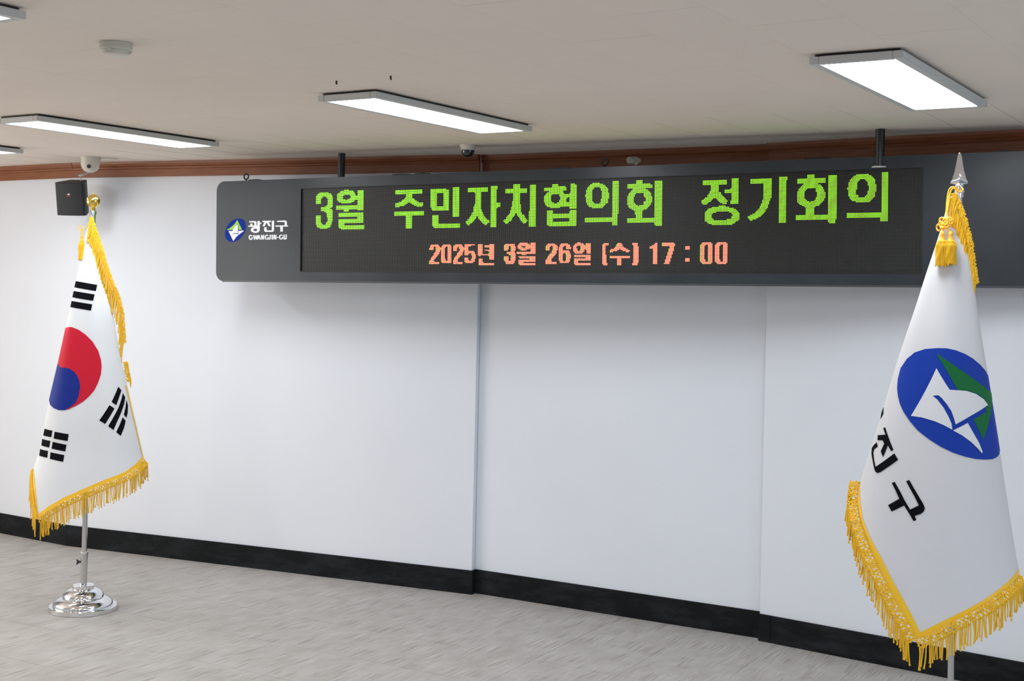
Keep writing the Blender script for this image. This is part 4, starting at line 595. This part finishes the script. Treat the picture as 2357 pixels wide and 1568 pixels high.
def fringe(S, pts, normal, knotw, length, r, spacing, par, name='fringe', jit=0.004, out=0.006, net=True, anchor=3, push=0.0):
    """knotted net band along pts (3D, relative) with twisted cords hanging from it. normal(i,t)= outward direction in the band plane"""
    seg = [(pts[i + 1] - pts[i]).length for i in range(len(pts) - 1)]; tot = sum(seg)
    def at(d):
        for i, l in enumerate(seg):
            if d <= l or i == len(seg) - 1:
                f = min(1, d / l); return pts[i].lerp(pts[i + 1], f), (pts[i + 1] - pts[i]).normalized()
            d -= l
    V = []; F = []; KV = []; KF = []; m = int(tot / spacing); rows = 3; grid = []
    for i in range(m + 1):
        p, t = at(i * tot / m); nn = normal(t); col = []
        for k in range(rows + 1):
            col.append(p + nn * (knotw * (k + 0.15) / rows) - S.d * (out + 0.002 * R.uniform(-1, 1)) + t * R.uniform(-0.0010, 0.0010))
        grid.append(col)
    for i in range(m):
        for k in range(rows):
            a = grid[i][k]; b = grid[i + 1][k + 1]; c = grid[i + 1][k]; d = grid[i][k + 1]
            if (i + k) % 2 == 0: tube_vf(KV, KF, [a, (a + b) / 2 - S.d * 0.003, b], r * 1.0, 5)
            else: tube_vf(KV, KF, [c, (c + d) / 2 - S.d * 0.003, d], r * 1.0, 5)
        for k in range(rows + 1):
            if net and ((i + k) % 2 == 0 or R.random() < 0.6):
                # a small crocheted loop
                c_ = grid[i][k] - S.d * 0.0015 + S.r * R.uniform(-0.0012, 0.0012) + Vector((0, 0, R.uniform(-0.001, 0.001)))
                a0 = R.uniform(0, PI); ea = S.r * math.cos(a0) + Vector((0, 0, math.sin(a0))); eb = (Vector((0, 0, math.cos(a0))) - S.r * math.sin(a0)) * 0.9 - S.d * R.uniform(-0.5, 0.5)
                q_ = r * R.uniform(1.05, 1.5)
                tube_vf(KV, KF, [c_ + ea * q_ * math.cos(2 * PI * w_ / 7) + eb * q_ * 0.7 * math.sin(2 * PI * w_ / 7) for w_ in range(7)], r * 0.62, 4, True)
    if net: raw('knotted_band', KV, KF, M_cord, par, True)['kind'] = 'stuff'
    for i in range(m + 1):
        p = grid[i][anchor] + Vector((0, 0, 0.003)) - S.d * (0.004 if anchor < 3 else 0); L = length * R.uniform(0.80, 1.12)
        strand(V, F, p, L, r, S.r, jit, push=-S.r * push)
    o = raw(name, V, F, M_cord, par, True); o['kind'] = 'stuff'; return o

def flag_stand(S, lean, top, label, finial, zc):
    """chrome stepped base, telescopic pole and finial; lean = shift of the pole top from its foot (a, c)"""
    q = S.Q; t = thing('flag_stand', q, label, 'flag stand', None)
    lathe('base_disc', [(0.0, 0.0), (0.179, 0.0), (0.181, 0.002), (0.181, 0.023), (0.178, 0.026), (0.155, 0.0265)], M_chrome, t, 96)
    lathe('base_dome', [(0.160, 0.0262), (0.160, 0.031), (0.157, 0.041), (0.149, 0.052), (0.137, 0.060), (0.124, 0.066), (0.112, 0.0695), (0.108, 0.0700)], M_chrome, t, 96)
    lathe('base_dome', [(0.108, 0.0695), (0.110, 0.074), (0.107, 0.086), (0.099, 0.098), (0.086, 0.108), (0.070, 0.1145), (0.056, 0.1175)], M_chrome, t, 96)
    lathe('base_collar', [(0.056, 0.1172), (0.0575, 0.119), (0.0575, 0.134), (0.056, 0.136), (0.018, 0.137)], M_chrome, t, 64)
    foot = Vector((0, 0, 0.130)); head = S.r * lean[0] + S.d * lean[1] + Vector((0, 0, top)); ax = head - foot
    def on(z): return foot + ax * ((z - foot.z) / ax.z)
    def tub(name, z0, z1, r, mt, rt=None):
        V, F = lathe_vf([(r, 0), (r, (on(z1) - on(z0)).length)], 32, on(z0), ax); return autosmooth(raw(name, V, F, mt, t))
    tub('lower_tube', 0.132, 0.312, 0.0190, M_steel); tub('tube_rim', 0.308, 0.316, 0.0205, M_chrome); tub('pole', 0.30, top, S.pr, M_steel)
    kp = on(0.262) - S.r * 0.030; V = []; F = []
    tube_vf(V, F, [on(0.262) - S.r * 0.014, kp], 0.005, 8); blob_vf(V, F, kp, 0.010, 0.7, 0.7, 1.0, 10, 6); blob_vf(V, F, kp - S.r * 0.006 + Vector((0, 0, 0.009)), 0.0065, 0.7, 0.7, 1, 8, 5); blob_vf(V, F, kp - S.r * 0.006 - Vector((0, 0, 0.009)), 0.0065, 0.7, 0.7, 1, 8, 5)
    raw('clamp_knob', V, F, M_blackpl, t, True)
    tub('top_collar', top - 0.018, top + 0.004, S.pr + 0.004, M_chrome)
    if finial == 'ball':
        g = on(top)
        lathe('finial_neck', [(0.016, 0.0), (0.017, 0.004), (0.0115, 0.010), (0.010, 0.022), (0.014, 0.027)], M_gold, t, 32, g, ax)
        pr = [(0.037 * math.sin(PI * k / 24), -0.037 * math.cos(PI * k / 24)) for k in range(1, 24)]
        lathe('ball_finial', [(0.0, -0.037)] + pr + [(0.0035, 0.0372), (0.0045, 0.040), (0.0035, 0.044), (0.0, 0.046)], M_gold, t, 56, on(zc), ax)
    else:
        g = on(top)
        lathe('finial_neck', [(0.018, 0.0), (0.019, 0.004), (0.012, 0.009), (0.010, 0.018), (0.015, 0.022), (0.015, 0.026), (0.008, 0.032)], M_chrome, t, 32, g, ax)
        # four-sided spear head with a ridge down each side
        z0 = top + 0.026; prof = [(0.006, 0.000, 0.006), (0.029, 0.006, 0.009), (0.0305, 0.009, 0.010), (0.0245, 0.022, 0.012), (0.0165, 0.050, 0.0105), (0.0115, 0.078, 0.009), (0.0075, 0.104, 0.0065), (0.0035, 0.116, 0.003), (0.0005, 0.118, 0.0005)]
        V = []; F = []
        for hw_, dz, dp in prof:
            c = on(z0 + dz)
            for sx, sy in ((-1, 0), (-0.42, -0.62), (0, -1), (0.42, -0.62), (1, 0), (0.42, 0.62), (0, 1), (-0.42, 0.62)): V.append(c + S.r * sx * hw_ + S.d * sy * dp)
        for i in range(len(prof) - 1):
            for k in range(8): F.append((i * 8 + k, i * 8 + (k + 1) % 8, i * 8 + 8 + (k + 1) % 8, i * 8 + 8 + k))
        F.append(tuple(range(7, -1, -1))); F.append(tuple(range(len(V) - 8, len(V))))
        autosmooth(raw('spear_finial', V, F, M_chrome, t), 0.35)
    return t

def down_normal(S):
    def f(t):
        ta, tz = t.dot(S.r), t.z; n = S.r * tz - Vector((0, 0, ta))
        n = n if n.z < 0 else -n
        return n.normalized()
    return f
def edge_normal(S, sgn):
    def f(t):
        ta, tz = t.dot(S.r), t.z; n = S.r * (-tz) + Vector((0, 0, ta)); n = n if n.dot(S.r) * sgn > 0 else -n
        return n.normalized()
    return f
def smooth_tab(T):
    # resample the edge tables finely and smooth them a little so the cloth has no kinks
    z0, z1 = T[0][0], T[-1][0]; n = 90; Q_ = [[z0 + (z1 - z0) * i / n, interp(T, z0 + (z1 - z0) * i / n)] for i in range(n + 1)]
    for _ in range(6): Q_ = [Q_[0]] + [[Q_[i][0], (Q_[i - 1][1] + 2 * Q_[i][1] + Q_[i + 1][1]) / 4] for i in range(1, n)] + [Q_[-1]]
    return Q_

# left flag: the national flag
SA = Surf(FD['A']); SA.L = smooth_tab(SA.L); SA.Rr = smooth_tab(SA.Rr); SA.pr = 0.0142; DA = FD['A']
flag_stand(SA, (0.008, 0.0), 2.186, 'chrome flag stand at left with a stepped round base and a gold ball on top', 'ball', 2.243)
fa = thing('flag', SA.Q, 'white flag with red and blue circle and black bars, gathered on the left pole', 'flag')
cloth(SA, DA['rim'], 2.150, M_cloth, fa)
patch('red_half', SA, DA['red'], 0.0018, M_red_f, fa, lab='red upper half of the circle')
patch('blue_half', SA, DA['blue'], 0.0022, M_navy, fa, lab='blue lower half of the circle')
for b in DA['bars']: patch('trigram_bar', SA, b, 0.0018, M_blk_f, fa)
patch('hem', SA, DA['hem'], 0.0022, M_hem, fa, lab='yellow satin hem')
patch('edge_binding', SA, DA['yl'], 0.0024, M_hem, fa, lab='thin yellow binding down the right edge')
rim = [SA.p(u, z, False, 0.003) for u, z in DA['rim']]
fringe(SA, rim[4:], down_normal(SA), 0.029, 0.088, 0.0027, 0.0070, fa)
fringe(SA, rim[:5], lambda t: (-SA.r * 0.8 - Vector((0, 0, 0.6))).normalized(), 0.010, 0.10, 0.0024, 0.012, fa, jit=0.002)
e1 = [SA.az(a - 0.008, z, SA.depth(a, z) - 0.006) for a, z in DA['edge']]
e1 = e1[:1] + [p + SA.r * 0.010 for p in e1[1:]]
fringe(SA, e1, edge_normal(SA, 1), 0.016, 0.100, 0.0026, 0.0064, fa, jit=0.004, out=0.004, anchor=1, push=0.012)
fringe(SA, [p - SA.r * 0.010 for p in e1[1:7]], edge_normal(SA, 1), 0.010, 0.085, 0.0026, 0.0085, fa, jit=0.004, out=0.012, net=False, anchor=0, push=0.010)
e2 = [SA.az(a - 0.004, z, SA.depth(a, z) - 0.006) for a, z in DA['edge2']]
fringe(SA, e2, edge_normal(SA, 1), 0.020, 0.035, 0.0026, 0.0065, fa, jit=0.003)
# right flag: the district flag
SB = Surf(FD['B']); SB.L = smooth_tab(SB.L); SB.Rr = smooth_tab(SB.Rr); SB.pr = 0.0116; DB = FD['B']
flag_stand(SB, (-0.010, 0.0), 2.196, 'tall steel flag stand at right with a chrome spear tip', 'spear', 0)
fb = thing('flag', SB.Q, 'large white flag at right with blue oval emblem and black Korean letters', 'flag')
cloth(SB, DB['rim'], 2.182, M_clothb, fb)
patch('emblem_oval', SB, DB['blue'], 0.0018, M_blue_f, fb, lab='blue embroidered oval')
patch('emblem_leaf', SB, DB['green'], 0.0030, M_grn_f, fb, lab='green embroidered peak')
for q in DB['white']: patch('emblem_sail', SB, q, 0.0032, M_wht_f, fb, lab='white puckered sail piece')
for q in DB['txt']: patch('letter_piece', SB, q, 0.0022, M_blk_f, fb, step=0.008, lab='black embroidered part of a Korean letter')
patch('hem', SB, DB['hem'], 0.0022, M_hem, fb, lab='yellow satin hem')
rimB = [SB.p(u, z, False, 0.003) for u, z in DB['rim']]
fringe(SB, rimB[:9], edge_normal(SB, -1), 0.029, 0.082, 0.0028, 0.0076, fb)
fringe(SB, rimB[8:], down_normal(SB), 0.029, 0.078, 0.0028, 0.0076, fb)
e1 = [SB.az(a - 0.008, z, SB.depth(a, z) - 0.006) for a, z in DB['edge']]
e1 = e1[:2] + [p + SB.r * 0.006 for p in e1[2:]]
fringe(SB, e1, edge_normal(SB, 1), 0.014, 0.082, 0.0026, 0.0064, fb, jit=0.002, out=0.004, anchor=1, push=0.006)
fringe(SB, [p - SB.r * 0.008 for p in e1[:7]], edge_normal(SB, 1), 0.010, 0.075, 0.0026, 0.0080, fb, jit=0.002, out=0.011, net=False, anchor=0, push=0.006)
# tassels
def tassel(S, t, a, z, rt, rb, head, length, name='tassel_skirt', rr=0.0023, flat=1.0, dc=0.03):
    c0 = S.depth(a, z - 0.05) - dc
    top = S.az(a, z, c0)
    V, F = lathe_vf([(0.003, 0.012), (0.006, 0.010), (0.0075, 0.004), (0.0085, 0.0), (0.007, -0.004), (0.0085, -0.012), (0.0115, -head), (rt, -head - 0.004)], 20, top); raw('tassel_head', V, F, M_cordo, t, True)
    V = []; F = []; n = 27
    for k in range(n):
        an = 2 * PI * k / n; dirv = S.r * math.cos(an) + S.d * math.sin(an) * flat
        p = top + dirv * rt * 0.72 + Vector((0, 0, -head + 0.002)); L = length * R.uniform(0.94, 1.04); m = 56; path = []
        for i in range(m + 1):
            f = i / m; rad = rt * 0.72 + (rb - rt * 0.72) * min(1, f * 5); path.append(top + dirv * rad + Vector((0, 0, -head + 0.002 - L * f)) + S.r * 0.001 * math.sin(9 * f + k))
        tube_vf(V, F, path, rr * 1.1, 6, False, 0.55, 720)
    # inner cords filling the middle of the skirt
    for k in range(12):
        an = 2 * PI * k / 12 + 0.2; dirv = S.r * math.cos(an) + S.d * math.sin(an) * flat; path = []
        for i in range(15):
            f = i / 14; path.append(top + dirv * (rt * 0.5 + (rb - rt) * f) + Vector((0, 0, -head + 0.002 - length * 0.97 * f)))
        tube_vf(V, F, path, rr * 1.5, 6)
    o = raw(name, V, F, M_cord, t, True); o['kind'] = 'stuff'
def loop(V, F, S, pts, r=0.0028):
    # smooth closed-less curve through (a, z, dc) points lying in front of the cloth
    P = [S.az(a, z, S.depth(a, z - 0.02) - dc) for a, z, dc in pts]; path = []
    for i in range(len(P) - 1):
        p0 = P[max(i - 1, 0)]; p1 = P[i]; p2 = P[i + 1]; p3 = P[min(i + 2, len(P) - 1)]
        for k in range(6):
            f = k / 6; path.append(0.5 * ((2 * p1) + (p2 - p0) * f + (2 * p0 - 5 * p1 + 4 * p2 - p3) * f * f + (3 * p1 - p0 - 3 * p2 + p3) * f ** 3))
    path.append(P[-1]); tube_vf(V, F, path, r, 8)
tb = thing('tassel', SB.Q + Vector((0, 0, 0)), 'pair of yellow tassels on a knotted cord below the spear tip', 'tassel')
V = []; F = []
loop(V, F, SB, [(-0.012, 2.205, 0.018), (-0.030, 2.214, 0.020), (-0.044, 2.205, 0.018), (-0.050, 2.17, 0.018), (-0.052, 2.13, 0.02), (-0.053, 2.10, 0.022)])
loop(V, F, SB, [(-0.012, 2.200, 0.020), (-0.030, 2.208, 0.022), (-0.039, 2.195, 0.020), (-0.044, 2.16, 0.020), (-0.049, 2.12, 0.022), (-0.052, 2.10, 0.024)])
loop(V, F, SB, [(-0.030, 2.21, 0.020), (-0.008, 2.196, 0.022), (0.004, 2.205, 0.02), (-0.002, 2.212, 0.016)])
raw('hanging_cord', V, F, M_cordo, tb, True)
V = []; F = []; kc = (-0.053, 2.082)
for cx, cz, ra, rz_, dc in ((-0.012, 0.013, 0.010, 0.0075, 0.026), (0.010, 0.012, 0.010, 0.008, 0.030), (-0.015, -0.002, 0.009, 0.008, 0.031), (0.010, -0.004, 0.010, 0.009, 0.027), (-0.002, 0.004, 0.008, 0.012, 0.035), (-0.023, -0.015, 0.008, 0.012, 0.028), (-0.002, -0.011, 0.011, 0.007, 0.033), (0.017, 0.004, 0.006, 0.009, 0.031), (-0.006, 0.000, 0.012, 0.006, 0.030), (0.003, 0.010, 0.006, 0.010, 0.033), (-0.012, -0.010, 0.007, 0.009, 0.034)):
    loop(V, F, SB, [(kc[0] + cx + ra * math.cos(q * PI / 4), kc[1] + cz + rz_ * math.sin(q * PI / 4), dc + 0.004 * (q % 2)) for q in range(9)], 0.0034)
loop(V, F, SB, [(-0.056, 2.068, 0.03), (-0.062, 2.055, 0.03), (-0.064, 2.045, 0.03)]); loop(V, F, SB, [(-0.050, 2.068, 0.03), (-0.042, 2.055, 0.03), (-0.038, 2.045, 0.03)])
raw('cord_knot', V, F, M_cordo, tb, True)
tassel(SB, tb, -0.064, 2.040, 0.0185, 0.0205, 0.024, 0.092)
tassel(SB, tb, -0.035, 2.040, 0.0175, 0.0195, 0.024, 0.086)
ta = thing('tassel', SA.Q + Vector((0, 0, 0)), 'small yellow tassel with orange bow at the top of the left flag', 'tassel')
V = []; F = []
for cx, cz, ra, rz_ in ((-0.058, 2.093, 0.010, 0.012), (-0.050, 2.070, 0.006, 0.010)):
    loop(V, F, SA, [(cx + ra * math.cos(q * PI / 4 + 0.5), cz + rz_ * math.sin(q * PI / 4 + 0.5), 0.014) for q in range(9)], 0.0022)
loop(V, F, SA, [(-0.050, 2.082, 0.012), (-0.030, 2.095, 0.014), (-0.010, 2.13, 0.012), (0.0, 2.16, 0.01)], 0.0024)
loop(V, F, SA, [(-0.048, 2.080, 0.012), (-0.045, 2.06, 0.014), (-0.046, 2.045, 0.014)], 0.0026)
raw('bow', V, F, M_cordo, ta, True)
tassel(SA, ta, -0.048, 2.042, 0.013, 0.015, 0.022, 0.105, dc=0.006)

for t_, z_ in ((tb, 2.05), (ta, 2.05)):
    # put each tassel's Empty at the tassel itself
    t_.location.z += z_
    for ch in t_.children: ch.data.transform(Matrix.Translation((0, 0, -z_)))
bpy.context.view_layer.update()
